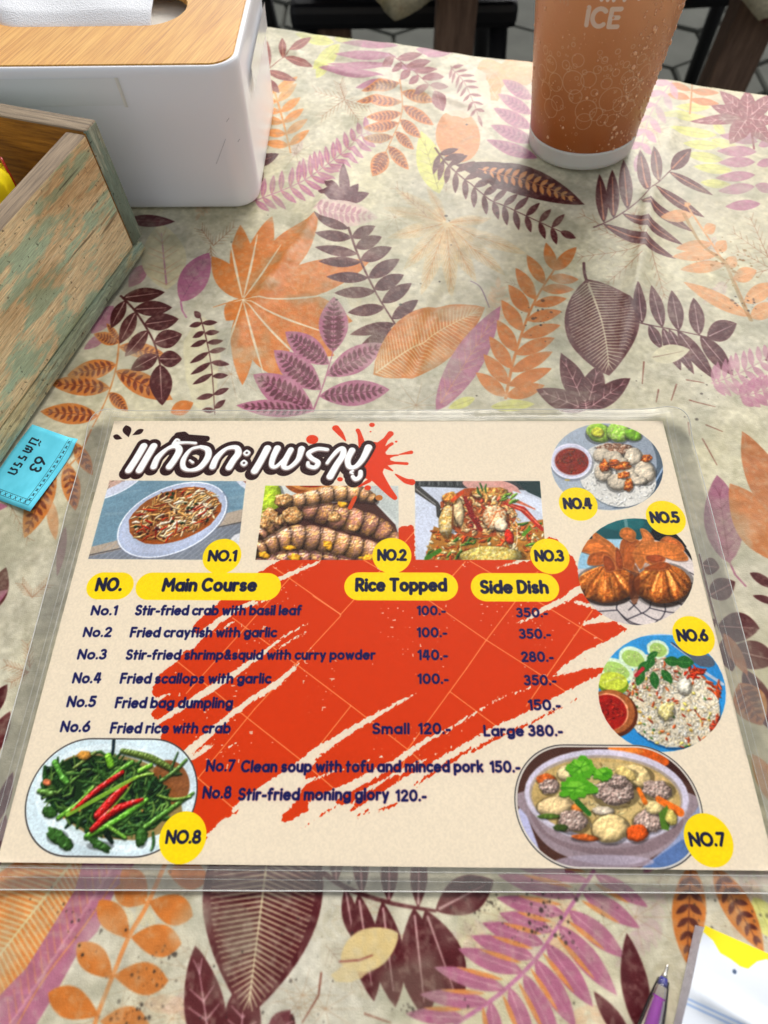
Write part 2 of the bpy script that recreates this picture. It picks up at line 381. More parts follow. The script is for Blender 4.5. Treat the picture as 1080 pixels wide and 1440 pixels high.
    frond(c, [(1000,540),(1040,525),(1085,500)], 9, 34, 9, (176,120,140), alpha=.8, ang=(70,70), rng=g); frond(c, [(1040,560),(1090,545)], 5, 30, 12, (168,100,128), alpha=.8, rng=g)
    # ---- right of the menu
    leaf(c, (1026,792), (1008,668), 54, (150,92,112), vein=(110,54,70), side=5, vw=.9, sharp=.8); c.line([(1026,790),(1034,808),(1048,824)], 1.5, (150,92,112))
    leaf(c, (1100,790), (1026,680), 60, (184,112,62)); leaf(c, (1110,740), (1042,608), 50, (176,108,62))
    leaf(c, (1054,806), (1092,828), 14, MAR); leaf(c, (1058,838), (1096,850), 10, MAR)
    fan(c, [(984,780),(1010,880),(1052,950)], [(.1,(1012,798),24),(.3,(1034,818),32),(.5,(1068,884),42),(.7,(1094,930),40),(.9,(1092,1032),34),(.6,(1030,944),26),(.45,(962,912),26)], MAR, 30, vein=(200,160,150), vw=1.0, stemw=1.4)
    leaf(c, (1018,890), (1052,950), 18, (190,110,60), .9); leaf(c, (1040,960), (1072,1020), 46, (172,104,56), herring=(110,56,36), hn=4); leaf(c, (1058,1060), (1110,1150), 30, ORG, .8)
    # ---- left of the menu
    leaf(c, (-14,860), (8,797), 26, MAR); leaf(c, (-34,862), (10,828), 16, PNK, .8); leaf(c, (-22,1010), (10,962), 22, MAR); leaf(c, (-22,1070), (14,1000), 26, (84,24,28)); leaf(c, (-8,1160), (18,1085), 18, (96,50,62)); leaf(c, (-10,1230), (8,1145), 20, (96,50,62))
    leaf(c, (70,700), (78,760), 16, (190,120,70), .6); leaf(c, (92,740), (80,810), 12, (150,100,110), .6)
    # ---- below the menu
    leaf(c, (118,1190), (-60,1420), 150, (200,124,62), lines=(206,190,140), ln=16, vw=1.3, n=20)
    c.poly([(118,1205),(196,1205),(162,1252),(137,1310),(111,1337),(85,1385),(52,1440),(20,1490),(-30,1490),(-20,1420),(37,1362),(74,1302),(105,1252)], (162,96,120), .93)
    for k in range(16):
        x = 150 - k * 9; y = 1228 + k * 14
        c.line([(x, y), (x + 22, y - 26)], [.9, .4], (206,150,160), .8); c.line([(x, y), (x - 4, y - 34)], [.9, .4], (200,130,90), .8)
    c.line([(165,1232),(120,1300),(60,1380),(20,1450)], 1.2, (200,130,80), .8, smooth=True)
    S = [(236,1205),(207,1272),(181,1318),(159,1372),(136,1432),(128,1470)]
    c.line(S, 3.2, (206,132,72), smooth=True)
    for b, t, w in (((182,1320),(139,1266),38),((159,1376),(109,1326),40),((139,1428),(68,1396),46),((206,1270),(160,1250),34),((209,1268),(272,1288),44),((184,1318),(257,1326),46),((160,1372),(239,1378),46),((141,1436),(214,1438),46),((235,1225),(292,1236),40),((207,1264),(172,1222),36),((236,1210),(282,1200),36)):
        leaf(c, b, t, w, (188,108,44), fat=1.25, sharp=.72)
    for t, w in (((274,1330),58),((345,1372),54),((412,1425),50)): leaf(c, (300+(t[0]-274)*.5,1500), t, w, (70,17,22), vein=(198,140,150), side=4, vw=1.5)
    leaf(c, (392,1080), (347,1432), 168, (70,17,22), lines=(206,190,150), ln=22, vw=1.2, n=26, sharp=.9, fat=1.0)
    fan(c, [(455,1228),(490,1250),(550,1270),(612,1281)], [(.3,(498,1322),22),(.42,(526,1408),42),(.6,(556,1416),44),(.82,(599,1432),56),(.9,(647,1417),60),(1.,(694,1238),54),(.2,(472,1180),20),(.45,(505,1180),22),(.65,(548,1190),24),(.85,(590,1190),24)],
        (70,17,22), 40, vein=(206,160,160), vw=1.6, stemw=3.4, fat=1.05)
    leaf(c, (480,1356), (560,1312), 58, (200,176,120), sharp=.7, n=20); c.line([(478,1352),(505,1350),(524,1343)], [1.2,1.4,.8], (130,60,50))
    c.poly(blob(492,1368,26,12,g,ang=-10), (200,178,124), .8)
    leaf(c, (440,1470), (410,1405), 20, MAR, .0)
    leaf(c, (378,1450), (409,1420), 22, (96,36,44))
    S = [(835,1225),(790,1294),(752,1350),(700,1400),(640,1440)]
    c.line(S, 2.6, (176,106,140), smooth=True)
    for b, t, w in (((836,1228),(912,1276),22),((818,1252),(901,1306),26),((800,1280),(880,1348),30),((785,1300),(868,1400),32),((768,1326),(834,1416),30),((752,1348),(810,1446),30),((736,1368),(790,1480),28),((716,1388),(750,1480),26),((690,1408),(700,1490),24),
                    ((830,1240),(706,1208),22),((812,1262),(700,1230),26),((795,1286),(698,1262),26),((778,1310),(702,1284),26),((765,1328),(678,1298),28),((752,1348),(662,1316),28),((736,1368),(644,1334),28),((712,1392),(610,1360),26),((688,1410),(590,1398),26),((655,1432),(570,1425),24)):
        leaf(c, b, t, w, (162,94,120), vein=(200,150,160), vw=.8)
        b = np.array(b); t = np.array(t); d = (t - b) * .72; off = np.array([-d[1], d[0]]); off = off / np.hypot(*off) * 12
        leaf(c, b + off + d*.1, b + d + off * .8, 7, (202,126,66), .95)
    leaf(c, (905,1460), (882,1312), 38, (70,16,22)); leaf(c, (888,1470), (835,1394), 24, (70,16,22)); leaf(c, (640,1480), (598,1424), 20, MAR, .0)
    leaf(c, (972,1215), (966,1356), 48, (184,104,40), herring=(70,24,18), hn=4); leaf(c, (1004,1218), (1074,1340), 40, (184,104,40), herring=(70,24,18), hn=4)
    leaf(c, (920,1210), (905,1228), 14, PNK)
    # ---- wear: colour mottling and black dust specks
    mot = fbm(X * 300, Y * 300, 31, 3)
    c.a *= (0.90 + .2 * mot)[..., None]
    f1 = fbm(X * 45, Y * 45, 41, 3)
    k = np.clip((f1 - .60) * 7, 0, 1)[..., None] * .38
    c.a[:] = c.a * (1 - k) + k * srgb((134, 134, 112))
    bright = np.clip((fbm(X * 60 + 9, Y * 60, 47, 3) - .6) * 5, 0, 1)[..., None] * .25
    c.a[:] = c.a * (1 - bright) + bright * srgb((224, 218, 196))
    fade = (np.clip((fbm(X * 520, Y * 520, 57, 2) - .48) * 3.2, 0, 1) * .24 + np.clip((fbm(X * 30 + 3, Y * 30, 59, 3) - .45) * 3, 0, 1) * .10)[..., None]
    c.a[:] = c.a * (1 - fade) + fade * srgb((190, 182, 158))
    wv = (.5 + .5 * np.sin(X * 2 * np.pi * 1000)) * (.5 + .5 * np.sin(Y * 2 * np.pi * 1000))
    c.a *= (.965 + .06 * wv)[..., None]
    for cxx, cyy, sp, n in ((600,1300,480,120),(690,1275,40,30),(185,1420,30,30),(210,1370,40,24),(770,1290,60,60),(755,1300,25,30),(90,1280,60,30),(235,1345,20,12),(690,1270,6,20),(330,1440,90,20),(1000,1270,80,40),(700,340,300,30),(1000,560,70,20),(760,440,30,22),(1030,370,40,50),(1045,430,20,24),(575,1418,14,14)):
        for _ in range(n):
            x, y = g.normal(cxx, sp * .6), g.normal(cyy, sp * .35)
            if 590 < y < 1225: continue
            c.line([(x, y)], abs(g.normal(0, 1.0)) + .35, (46, 38, 34) if cxx != 1030 else (120,80,30), g.uniform(.4, .9))
    return c

def pix(p, z=0.0):
    q = (np.array([p[0], p[1], z]) - _C) @ _R
    if -q[2] < 1e-4: return (1e6, 1e6)
    return 540 + CAM_F * q[0] / -q[2], 720 - CAM_F * q[1] / -q[2]
# ------------------------------------------------------------------ lettering: a round monoline hand, drawn as strokes
def _arc(cx, cy, rx, ry, a0, a1, n=12):
    t = np.radians(np.linspace(a0, a1, n)); return [(cx + rx * math.cos(a), cy + ry * math.sin(a)) for a in t]
_XR = .30; _XY = .32
GL = {
 'N': (.66, [[(0,0),(0,1),(.66,0),(.66,1)]]), 'O': (.84, [_arc(.42,.5,.42,.5,0,360,24)]),
 'M': (.86, [[(0,0),(.06,1),(.43,.38),(.80,1),(.86,0)]]), 'C': (.74, [_arc(.42,.5,.42,.5,48,312,18)]),
 'R': (.58, [[(0,0),(0,1),(.26,1)]+_arc(.28,.73,.28,.27,90,-90)+[(0,.46)],[(.26,.46),(.58,0)]]),
 'T': (.64, [[(0,1),(.64,1)],[(.32,1),(.32,0)]]), 'S': (.54, [_arc(.28,.75,.25,.25,35,250,12)+_arc(.27,.25,.28,.25,80,-150,12)]),
 'D': (.66, [[(0,0),(0,1),(.2,1)]+_arc(.22,.5,.44,.5,90,-90,16)+[(0,0)]]), 'F': (.48, [[(.48,1),(0,1),(0,0)],[(0,.53),(.42,.53)]]),
 'L': (.44, [[(0,1),(0,0),(.44,0)]]),
 'a': (.58, [_arc(.29,_XY,_XR,_XY,0,360,18),[(.58,.64),(.58,0)]]), 'b': (.58, [_arc(.29,_XY,_XR,_XY,0,360,18),[(0,1),(0,0)]]),
 'c': (.46, [_arc(.29,_XY,_XR,_XY,50,310,14)]), 'd': (.58, [_arc(.29,_XY,_XR,_XY,0,360,18),[(.58,1),(.58,0)]]),
 'e': (.58, [[(.03,.33),(.57,.35)]+_arc(.29,_XY,_XR,_XY,8,318,16)]), 'f': (.34, [[(.36,.98)]+_arc(.27,.8,.16,.2,95,180,6)+[(.11,0)],[(-.02,.60),(.32,.60)]]),
 'g': (.58, [_arc(.29,_XY,_XR,_XY,0,360,18),[(.58,.64),(.58,-.1)]+_arc(.31,-.08,.27,.22,-10,-150,8)]), 'h': (.52, [[(0,1),(0,0)],[(0,.3)]+_arc(.26,.36,.26,.28,180,0,10)+[(.52,0)]]),
 'i': (.0, [[(0,.64),(0,0)],[(0,.93),(0,.935)]]), 'k': (.46, [[(0,1),(0,0)],[(.42,.64),(.03,.28)],[(.16,.38),(.46,0)]]), 'l': (.0, [[(0,1),(0,0)]]),
 'm': (.84, [[(0,.64),(0,0)],[(0,.3)]+_arc(.21,.40,.21,.24,180,0,8)+[(.42,0)],[(.42,.3)]+_arc(.63,.40,.21,.24,180,0,8)+[(.84,0)]]),
 'n': (.50, [[(0,.64),(0,0)],[(0,.3)]+_arc(.25,.37,.25,.27,180,0,10)+[(.5,0)]]), 'o': (.60, [_arc(.30,_XY,_XR,_XY,0,360,18)]),
 'p': (.58, [_arc(.29,_XY,_XR,_XY,0,360,18),[(0,.64),(0,-.3)]]), 'q': (.58, [_arc(.29,_XY,_XR,_XY,0,360,18),[(.58,.64),(.58,-.3)]]),
 'r': (.32, [[(0,.64),(0,0)],[(0,.34)]+_arc(.25,.36,.25,.27,180,70,6)]), 's': (.40, [_arc(.2,.47,.19,.16,40,250,10)+_arc(.2,.16,.2,.16,70,-150,10)]),
 't': (.32, [[(.12,.92),(.12,.0)],[(-.03,.62),(.32,.62)]]), 'u': (.50, [[(0,.64),(0,.26)]+_arc(.25,.25,.25,.25,180,360,10)+[(.5,.64)],[(.5,.64),(.5,0)]]),
 'v': (.48, [[(0,.64),(.24,0),(.48,.64)]]), 'w': (.78, [[(0,.64),(.19,0),(.39,.58),(.59,0),(.78,.64)]]), 'y': (.48, [[(0,.64),(.25,.04)],[(.48,.64),(.16,-.3)]]),
 '&': (.62, [[(.62,0),(.14,.68)]+_arc(.28,.79,.16,.19,215,-40,10)+[(.1,.38)]+_arc(.24,.21,.22,.21,150,300,8)+[(.58,.42)]]),
 '.': (.0, [[(0,0.02),(0,.025)]]), '-': (.26, [[(0,.33),(.26,.33)]]),
 '0': (.62, [_arc(.31,.5,.31,.5,0,360,22)]), '1': (.20, [[(0,.84),(.2,1),(.2,0)]]),
 '2': (.52, [_arc(.26,.72,.25,.28,160,-20,10)+[(.02,0),(.54,0)]]), '3': (.50, [_arc(.23,.75,.23,.25,140,-80,10),_arc(.22,.27,.28,.27,85,-145,12)]),
 '4': (.56, [[(.42,0),(.42,1)],[(.2,1),(0,.3),(.56,.3)]]), '5': (.52, [[(.48,1),(.08,1),(.05,.58)]+_arc(.22,.32,.30,.31,110,-140,12)]),
 '6': (.56, [[(.42,1),(.08,.5)],_arc(.28,.3,.28,.3,0,360,16)]), '7': (.50, [[(0,1),(.5,1),(.14,0)]]),
 '8': (.54, [_arc(.27,.76,.22,.24,0,360,16),_arc(.27,.26,.28,.26,0,360,16)]), '9': (.56, [_arc(.28,.7,.28,.3,0,360,16),[(.5,.55),(.2,0)]]),
 'E': (.50, [[(.5,1),(0,1),(0,0),(.5,0)],[(0,.52),(.44,.52)]]), 'I': (.0, [[(0,1),(0,0)]]),
}
def text_strokes(s, gap=.24):
    out = []; x = 0
    for ch in s:
        if ch == ' ': x += .34; continue
        w, st = GL[ch]
        for p in st: out.append([(x + a, b) for a, b in p])
        x += w + gap
    return out, x - gap
def write(c, s, x0, x1, y, cap, col=(22, 26, 92), r=.105, gap=.32, halo=None):
    """a line of lettering between two points measured on its baseline, upright on the sheet"""
    A, B = c.m([(x0, y), (x1, y)])
    U = c.m([(x0, y), (x0, y - cap)]); H = abs(U[0, 1] - U[1, 1])
    st, w = text_strokes(s, gap)
    sx = (B[0] - A[0] - 2 * r * H) / max(w, .01)
    for rad_, cc, al in ((r + .09, halo, .22), (r, col, .97)):
        if cc is None: continue
        for p in st:
            Q = np.array([(A[0] + r * H + q[0] * sx, A[1] - q[1] * H + (q[0] / max(w, .01)) * (B[1] - A[1])) for q in p])
            k = c.cov_line(Q, [rad_ * H] * len(Q))
            if k is not None: c.blend(k, srgb(cc), al)

def inside_poly(a, x, y):
    b = np.roll(a, -1, 0)
    cr = ((a[:, 1] > y) != (b[:, 1] > y)) & (x < (b[:, 0] - a[:, 0]) * (y - a[:, 1]) / (b[:, 1] - a[:, 1] + 1e-9) + a[:, 0])
    return cr.sum() % 2 == 1
LT = np.array([-.35, -.55, .76])
def shaded_tube(c, P, W, col, seg=0, rng=None, spots=None, gloss=.35, rough=.25, sid=0):
    """printed picture of a rounded strip, drawn as a photograph would show it; seg > 0 rings it like a tail"""
    Q = c.m(P); s1 = c.pxr(P[len(P) // 2], 1); R = np.asarray(W, float) * s1
    x0, x1, y0, y1 = c.box(Q, R.max() * 1.15 + 2)
    if x1 <= x0 or y1 <= y0: return
    X, Y = np.meshgrid(np.arange(x0, x1) + .5, np.arange(y0, y1) + .5)
    best = np.full(X.shape, 1e9); S = np.zeros_like(X); T = np.zeros_like(X); RR = np.ones_like(X); NX = np.zeros_like(X); NY = np.zeros_like(X)
    for i in range(len(Q) - 1):
        a = Q[i]; d = Q[i + 1] - a; L = max(np.hypot(*d), 1e-6); u = d / L
        t = np.clip(((X - a[0]) * u[0] + (Y - a[1]) * u[1]) / L, 0, 1); r = R[i] + (R[i + 1] - R[i]) * t
        ex = X - a[0] - t * d[0]; ey = Y - a[1] - t * d[1]; dd = np.hypot(ex, ey) / np.maximum(r, .2)
        m_ = dd < best; best = np.where(m_, dd, best); T = np.where(m_, (i + t) / (len(Q) - 1), T); RR = np.where(m_, r, RR)
        NX = np.where(m_, ex / np.maximum(r, .2), NX); NY = np.where(m_, ey / np.maximum(r, .2), NY); S = np.where(m_, (-(X - a[0]) * u[1] + (Y - a[1]) * u[0]) / np.maximum(r, .2), S)
    lim = 1.0
    if seg:
        ph = (T * seg + .16 * S * S) % 1.0; lim = .90 + .12 * np.sin(np.pi * ph)
    cov = np.clip((lim - best) * RR + .5, 0, 1)
    nz = fbm(X * .22 + sid * 7, Y * .22 + sid * 3, 5 + sid % 50, 3) if rough else 0
    nz2 = fbm((X + 1.2) * .22 + sid * 7, (Y + 1.6) * .22 + sid * 3, 5 + sid % 50, 3) if rough else 0
    n3 = np.sqrt(np.clip(1 - np.minimum(best, 1) ** 2, .05, 1))
    sh = NX * LT[0] + NY * LT[1] + n3 * LT[2] + (nz - nz2) * rough * 5
    lum = .42 + .72 * np.clip(sh, 0, 1.2)
    C = np.ones(X.shape + (3,)) * np.array(col, float)
    if seg:
        k = np.floor(T * seg + .16 * S * S); h_ = ((k * 37 + sid * 11) % 7) / 7.
        C = C * (.84 + .26 * h_)[..., None]
        lum = lum * (.22 + .86 * np.clip(np.sin(np.pi * ph), 0, 1) ** .5)
    if spots is not None:
        f = np.clip((fbm(X * .13 + sid, Y * .13, 91 + sid % 40, 3) - .48) * 7, 0, 1)[..., None]; C = C * (1 - f) + f * np.array(spots, float)
    o = C * lum[..., None] + (255 * gloss * np.clip(sh - .82, 0, 1)[..., None] * 2.2)
    o = np.clip(o / 255., 0, 1); v = c.a[y0:y1, x0:x1]; kk = cov[..., None]; v *= (1 - kk); v += kk * o
_sid = [0]
def capsule_mess(c, rng, inside, n, pal, L, W, ang, sd, shade=.35, bend=.15):
    (x0, y0), (x1, y1) = inside.min(0), inside.max(0); k = tries = 0
    while k < n and tries < n * 12:
        tries += 1; x, y = rng.uniform(x0, x1), rng.uniform(y0, y1)
        if not inside_poly(inside, x, y): continue
        k += 1; _sid[0] += 1
        col = np.clip(np.array(pal[rng.randint(len(pal))], float) * rng.uniform(.9, 1.14), 0, 255)
        l = rng.uniform(*L); w = rng.uniform(*W); t = np.radians(rng.normal(ang, sd)); d = np.array([math.cos(t), math.sin(t)]); nn = np.array([-d[1], d[0]]); p = np.array([x, y])
        P = [p - d * l / 2, p + nn * l * rng.uniform(-bend, bend), p + d * l / 2]
        Q = c.m(P); s1 = c.pxr(P[1], 1)
        kk = c.cov_line(Q + [.5 * s1, .8 * s1], s1 * w * np.array([.6, 1, .6]))
        if kk: c.blend(kk, srgb(col * .35), .35 * (shade / .35))
        shaded_tube(c, P, [w * .55, w, w * .5], col, gloss=.3, rough=0 if w < 2 else .2, sid=_sid[0])
def lump(c, rng, cx, cy, a, b, col, ang=0, rough=.12, spots=None, n=26, lit=1.0, grain=1.0, pleats=0):
    """a rounded piece of food with its own relief, lit from the upper left of the picture"""
    _sid[0] += 1; sid = _sid[0]
    o = c.m([(cx, cy)])[0]; e = c.m([(cx + 1, cy), (cx, cy + 1)]) - o; J = np.linalg.inv(e.T)
    rad = max(a, b) * 1.35; Q = c.m([(cx - rad, cy - rad), (cx + rad, cy - rad), (cx + rad, cy + rad), (cx - rad, cy + rad)])
    x0, x1, y0, y1 = c.box(Q)
    if x1 <= x0 or y1 <= y0: return
    X, Y = np.meshgrid(np.arange(x0, x1) + .5, np.arange(y0, y1) + .5)
    px_ = (X - o[0]) * J[0, 0] + (Y - o[1]) * J[0, 1]; py_ = (X - o[0]) * J[1, 0] + (Y - o[1]) * J[1, 1]
    ca, sa = math.cos(math.radians(ang)), math.sin(math.radians(ang)); u = (px_ * ca + py_ * sa) / a; v = (-px_ * sa + py_ * ca) / b
    th = np.arctan2(v, u); r = np.hypot(u, v) * (1 + rough * 1.6 * (fbm(np.cos(th) * 1.6 + sid, np.sin(th) * 1.6 + 9, 7 + sid % 60, 3) - .5) * 2)
    edge = min(a, b) * 2.0
    shc = np.clip((1.16 - np.hypot((px_ - .8) / a, (py_ - 1.6) / b)) * edge * .5, 0, 1) * .38
    cov = np.clip((1 - r) * edge + .5, 0, 1)
    h = np.sqrt(np.clip(1 - np.minimum(r, 1) ** 2, .02, 1))
    fs = .20 * grain
    n1 = fbm(px_ * fs + sid, py_ * fs, 3 + sid % 70, 4); n2_ = fbm((px_ + .7) * fs + sid, (py_ + .9) * fs, 3 + sid % 70, 4)
    rel = (n1 - n2_) * (1.0 + 5 * rough) * (1.6 if grain > 1 else 1.0)
    if pleats:
        tp = np.arctan2(v + 1.15, u); g_ = lambda q: fbm(q * pleats * 1.6 + sid, r * .9 + 4, 21 + sid % 30, 2); rel = rel + (g_(tp) - g_(tp + .05)) * 3.4
    sh = np.cos(th) * r * LT[0] * (1 - h) * 1.3 + np.sin(th) * r * LT[1] * (1 - h) * 1.3 + h * LT[2] + rel
    lum = .50 + .72 * np.clip(sh, 0, 1.15)
    C = np.ones(X.shape + (3,)) * np.array(col, float)
    if spots:
        for q, sp in enumerate(spots):
            f = np.clip((fbm(px_ * .55 + sid + q * 5, py_ * .55 + q, 33 + q + sid % 40, 3) - .53) * 7, 0, .85)[..., None]; C = C * (1 - f) + f * np.array(sp, float)
    o_ = np.clip((C * lum[..., None] + 255 * .5 * lit * np.clip(sh - .84, 0, 1)[..., None]) / 255., 0, 1)
    w_ = c.a[y0:y1, x0:x1]; w_ *= (1 - shc[..., None]); kk = cov[..., None]; w_ *= (1 - kk); w_ += kk * o_

def closed(P, n=5):
    P = np.asarray(P, float); Q, _ = spline(np.concatenate([P[-1:], P, P[:2]]), np.ones(len(P) + 3), n); return Q[n:-n]
class clipped:
    def __init__(s, c, P): s.c, s.P = c, P
    def __enter__(s):
        s.r = s.c.cov_poly(s.c.m(s.P)); x0, x1, y0, y1, cov = s.r
        s.full = s.c.a.copy(); return s.c
    def __exit__(s, *e):
        x0, x1, y0, y1, cov = s.r; k = cov[..., None]
        new = s.c.a[y0:y1, x0:x1].copy()
        q = new.copy()
        for ax in (0, 1):
            q = (q * 2 + np.roll(q, 1, ax) * 1.5 + np.roll(q, -1, ax) * 1.5 + np.roll(q, 2, ax) + np.roll(q, -2, ax)) / 7
        hh, ww = q.shape[:2]; gx, gy = np.meshgrid(np.arange(ww) / 6500., np.arange(hh) / 6500.)
        q *= (.93 + .16 * fbm(gx * 1500, gy * 1500, 33, 2) + .16 * (fbm(gx * 70, gy * 70, 35, 2) - .5))[..., None]; sat = np.clip((q[..., 0] - q[..., 2] - .16) * 4, 0, 1)
        em = fbm(gx * 420, gy * 420, 43, 4) - fbm(gx * 420 + .22, gy * 420 + .30, 43, 4)
        q *= (1 + em * .5 * sat)[..., None]; q = np.clip((q - .5) * 1.12 + .5, 0, 1)
        new = q
        s.c.a[:] = s.full
        s.c.a[y0:y1, x0:x1] = s.full[y0:y1, x0:x1] * (1 - k) + new * k

MW, MH, MZ = .297, .210, .0020
def menu_print():
    c = Canvas(-.1485, .1485, 0, .210, 6500, MZ)
    c.a[:] = srgb((238, 224, 200))
    X, Y = np.meshgrid(np.arange(c.W) / 6500., np.arange(c.H) / 6500.)
    g = np.random.RandomState(4)
    # ---------------- dry brush field
    main = [(388,791),(396,786),(560,786),(558,748),(562,741),(582,738),(584,786),(770,786),(769,752),(776,758),(784,756),(786,778),(799,779),(806,783),(812,800),(822,838),(832,846),(842,852),(853,860),(837,869),(817,876),(820,879),(867,873),(868,877),(882,884),(849,904),(823,915),(799,931),(771,953),(806,945),(832,938),(855,941),(832,954),(794,973),(767,987),(743,1000),(719,1011),(698,1020),(671,1035),(640,1053),(627,1061),(606,1073),(558,1100),(493,1143),(490,1140),(508,1124),(481,1132),(470,1126),(440,1136),(402,1157),(394,1152),(416,1127),(430,1100),(424,1074),(374,1106),(333,1138),(291,1168),(262,1182),(240,1150),(240,1090),(269,1066),(247,1052),(224,1040),(230,1030),(219,1015),(212,1004),(224,990),(212,973),(224,949),(249,930),(263,913),(277,902),(272,880),(286,866),(310,845),(340,815),(374,799)]
    m = np.zeros((c.H, c.W), np.float32)
    x0, x1, y0, y1, cv = c.cov_poly(c.m(main), 1); m[y0:y1, x0:x1] = cv
    def streak(P, W, sg):
        P, W = spline(P, W)
        r = c.cov_line(c.m(P), np.array([c.pxr(p, w / 2) for p, w in zip(P, W)]))
        x0, x1, y0, y1, k = r; v = m[y0:y1, x0:x1]
        if sg < 0: v *= (1 - k)
        else: v += k * (1 - v)
    for P, W in (([(358,845),(327,860),(299,880),(268,908)],[4,8,9,12]), ([(440,872),(397,897),(369,919),(330,947),(291,972),(249,999),(218,1018)],[2,3.5,6,9,11,9,7]),
        ([(422,930),(391,960),(352,985),(319,1010),(291,1035),(255,1066)],[2,9,8,8,11,13]), ([(300,1046),(258,1074)],[4,7]), ([(588,973),(520,1011),(470,1042),(440,1062),(424,1080),(374,1112),(335,1142)],[1.5,7,11,15,20,18,22]),
        ([(751,965),(707,981),(659,1008),(630,1026),(600,1041),(558,1070),(499,1103),(440,1131)],[3,2.5,3.5,4,6,8,12,14]), ([(842,846),(818,829),(794,843),(768,855),(739,872),(725,878)],[7,12,9,8,4,2]), ([(850,858),(808,846)],[6,5]),
        ([(452,789),(419,802),(390,816)],[3.5,6,7]), ([(698,798),(746,786)],[3,4]), ([(430,1100),(470,1085),(545,1062)],[5,3,1.5]), ([(500,1120),(560,1086),(600,1062)],[5,4,1]), ([(560,1090),(640,1046)],[2.5,2]), ([(330,873),(300,892)],[3,2]), ([(350,852),(378,842)],[3,2]), ([(250,1030),(262,1024)],[3,3]),([(390,912),(432,888)],[2,3]),([(306,1060),(340,1040)],[2.5,2]),([(218,985),(240,975)],[4,3])):
        streak(P, W, -1)
    for P, W in (([(790,994),(736,1021),(690,1042),(664,1057)],[2.5,3.5,4.5,4]), ([(662,1052),(620,1080),(579,1106)],[4,5,3]), ([(477,1130),(416,1168)],[3,2]), ([(560,1130),(530,1140)],[4,3]), ([(520,1138),(500,1150)],[4,3]), ([(300,1162),(286,1180)],[5,3]), ([(812,982),(802,986)],[2,2]), ([(820,925),(826,930)],[2,2]), ([(846,927),(850,929)],[2,2]), ([(340,1138),(320,1150)],[3,2])):
        streak(P, W, 1)
    def blur(a, n):
        for ax in (0, 1):
            cs = np.cumsum(np.concatenate([np.repeat(np.take(a, [0], ax), n + 1, ax), a, np.repeat(np.take(a, [-1], ax), n, ax)], ax), ax, dtype=np.float64)
            L = a.shape[ax]
            a = ((np.take(cs, range(2 * n + 1, 2 * n + 1 + L), ax) - np.take(cs, range(0, L), ax)) / (2 * n + 1)).astype(np.float32)
        return a
    mb = blur(blur(m, 5), 4)
    # noise stretched along the brush direction
    ca, sa = math.cos(math.radians(47)), math.sin(math.radians(47))
    U = X * ca - Y * sa; V = X * sa + Y * ca
    nz = fbm(U * 420, V * 1500, 3, 3) * .55 + fbm(X * 1400, Y * 1400, 8, 2) * .45
    k = np.clip(((mb - .5) * 1.25 + (nz - .5) * 1.5) * 9 + .5, 0, 1)
    k = k * np.clip((mb - .04) * 30, 0, 1)
    sp = (vnoise(X * 900, Y * 900, 17) > .93) & (fbm(X * 60, Y * 60, 19, 2) > .60)
    k = np.where(sp & (mb > .9), k * .25, k)[..., None]
    c.a[:] = c.a * (1 - k) + k * srgb((216, 58, 2))
    keep = k > .5
    # thin tile lines on the orange field
    before = c.a.copy()
    for a, b in (((384,797),(479,864)),((425,793),(262,975)),((327,869),(419,936)),((419,936),(493,992)),((493,992),(576,1056)),((576,1056),(591,1070)),((358,997),(479,866)),((277,1096),(358,997)),((478,865),(535,802)),((535,802),(583,747)),((249,930),(352,1013)),((352,1013),(422,1068)),((422,1068),(502,1137)),((277,1093),(332,1140)),((493,993),(424,1080)),((656,940),(573,1054)),((656,940),(683,901)),((683,901),(756,804)),((604,845),(685,901)),((685,901),(765,952)),((765,952),(800,976)),((633,973),(703,1025)),((654,790),(637,809)),((637,809),(604,845)),((661,789),(690,806)),((690,806),(760,848)),((760,848),(847,901)),((833,858),(770,949)),((770,949),(740,993)),((440,838),(479,864)),((512,788),(536,802)),((560,1100),(573,1054))):
        c.line([a, b], .85, (248, 150, 90), .75)
    c.a[:] = np.where(keep, c.a, before)
    # ---------------- photograph 1
    R1 = [(154,675.5),(346,676.5),(333,787.5),(124,786)]
    with clipped(c, R1):
        c.poly(R1, (120,150,166))
        for i in range(60):
            y = g.uniform(675, 750); x = g.uniform(120, 340); c.line([(x, y), (x + g.uniform(20, 60), y - g.uniform(0, 8))], g.uniform(.8, 2.5), [(100,132,150),(140,168,184),(112,144,164),(156,176,186)][g.randint(4)], .3)
        c.poly([(124,770),(345,715),(345,738),(124,790)], (178,164,148)); c.poly([(118,784),(345,734),(345,790),(118,790)], (128,134,144))
        for i in range(28): c.line([(124 + i * 9, 790), (190 + i * 9, 738)], .6, (160,166,174), .6)
        c.line([(124,781),(345,733)], .9, (66,66,72), .8)
        c.poly(ell(150,672,62,26,-22), (196,200,214)); c.poly(ell(146,668,52,20,-22), (190,160,146)); capsule_mess(c, g, ell(146,668,48,18,-22), 60, [(200,170,150),(150,110,96),(226,206,190)], (3,7), (1,1.8), -20, 40)
        c.line(ell(150,672,62,26,-22), .8, (232,236,244))
        c.poly(ell(352,678,26,12,30), (200,204,214)); c.poly(ell(354,676,18,8,30), (150,110,96)); c.poly(ell(338,762,14,12), (222,222,226))
        c.poly(ell(243,732.5,84,45,-24), (120,128,150), .6); c.poly(ell(242,731,82,45,-24), (176,186,208)); c.poly(ell(242,730,76,40,-24), (186,194,214))
        c.line(ell(242,731,81.5,45,-24), .9, (236,240,248)); c.poly(ell(243,727.5,72,36,-22), (172,182,202), .6)
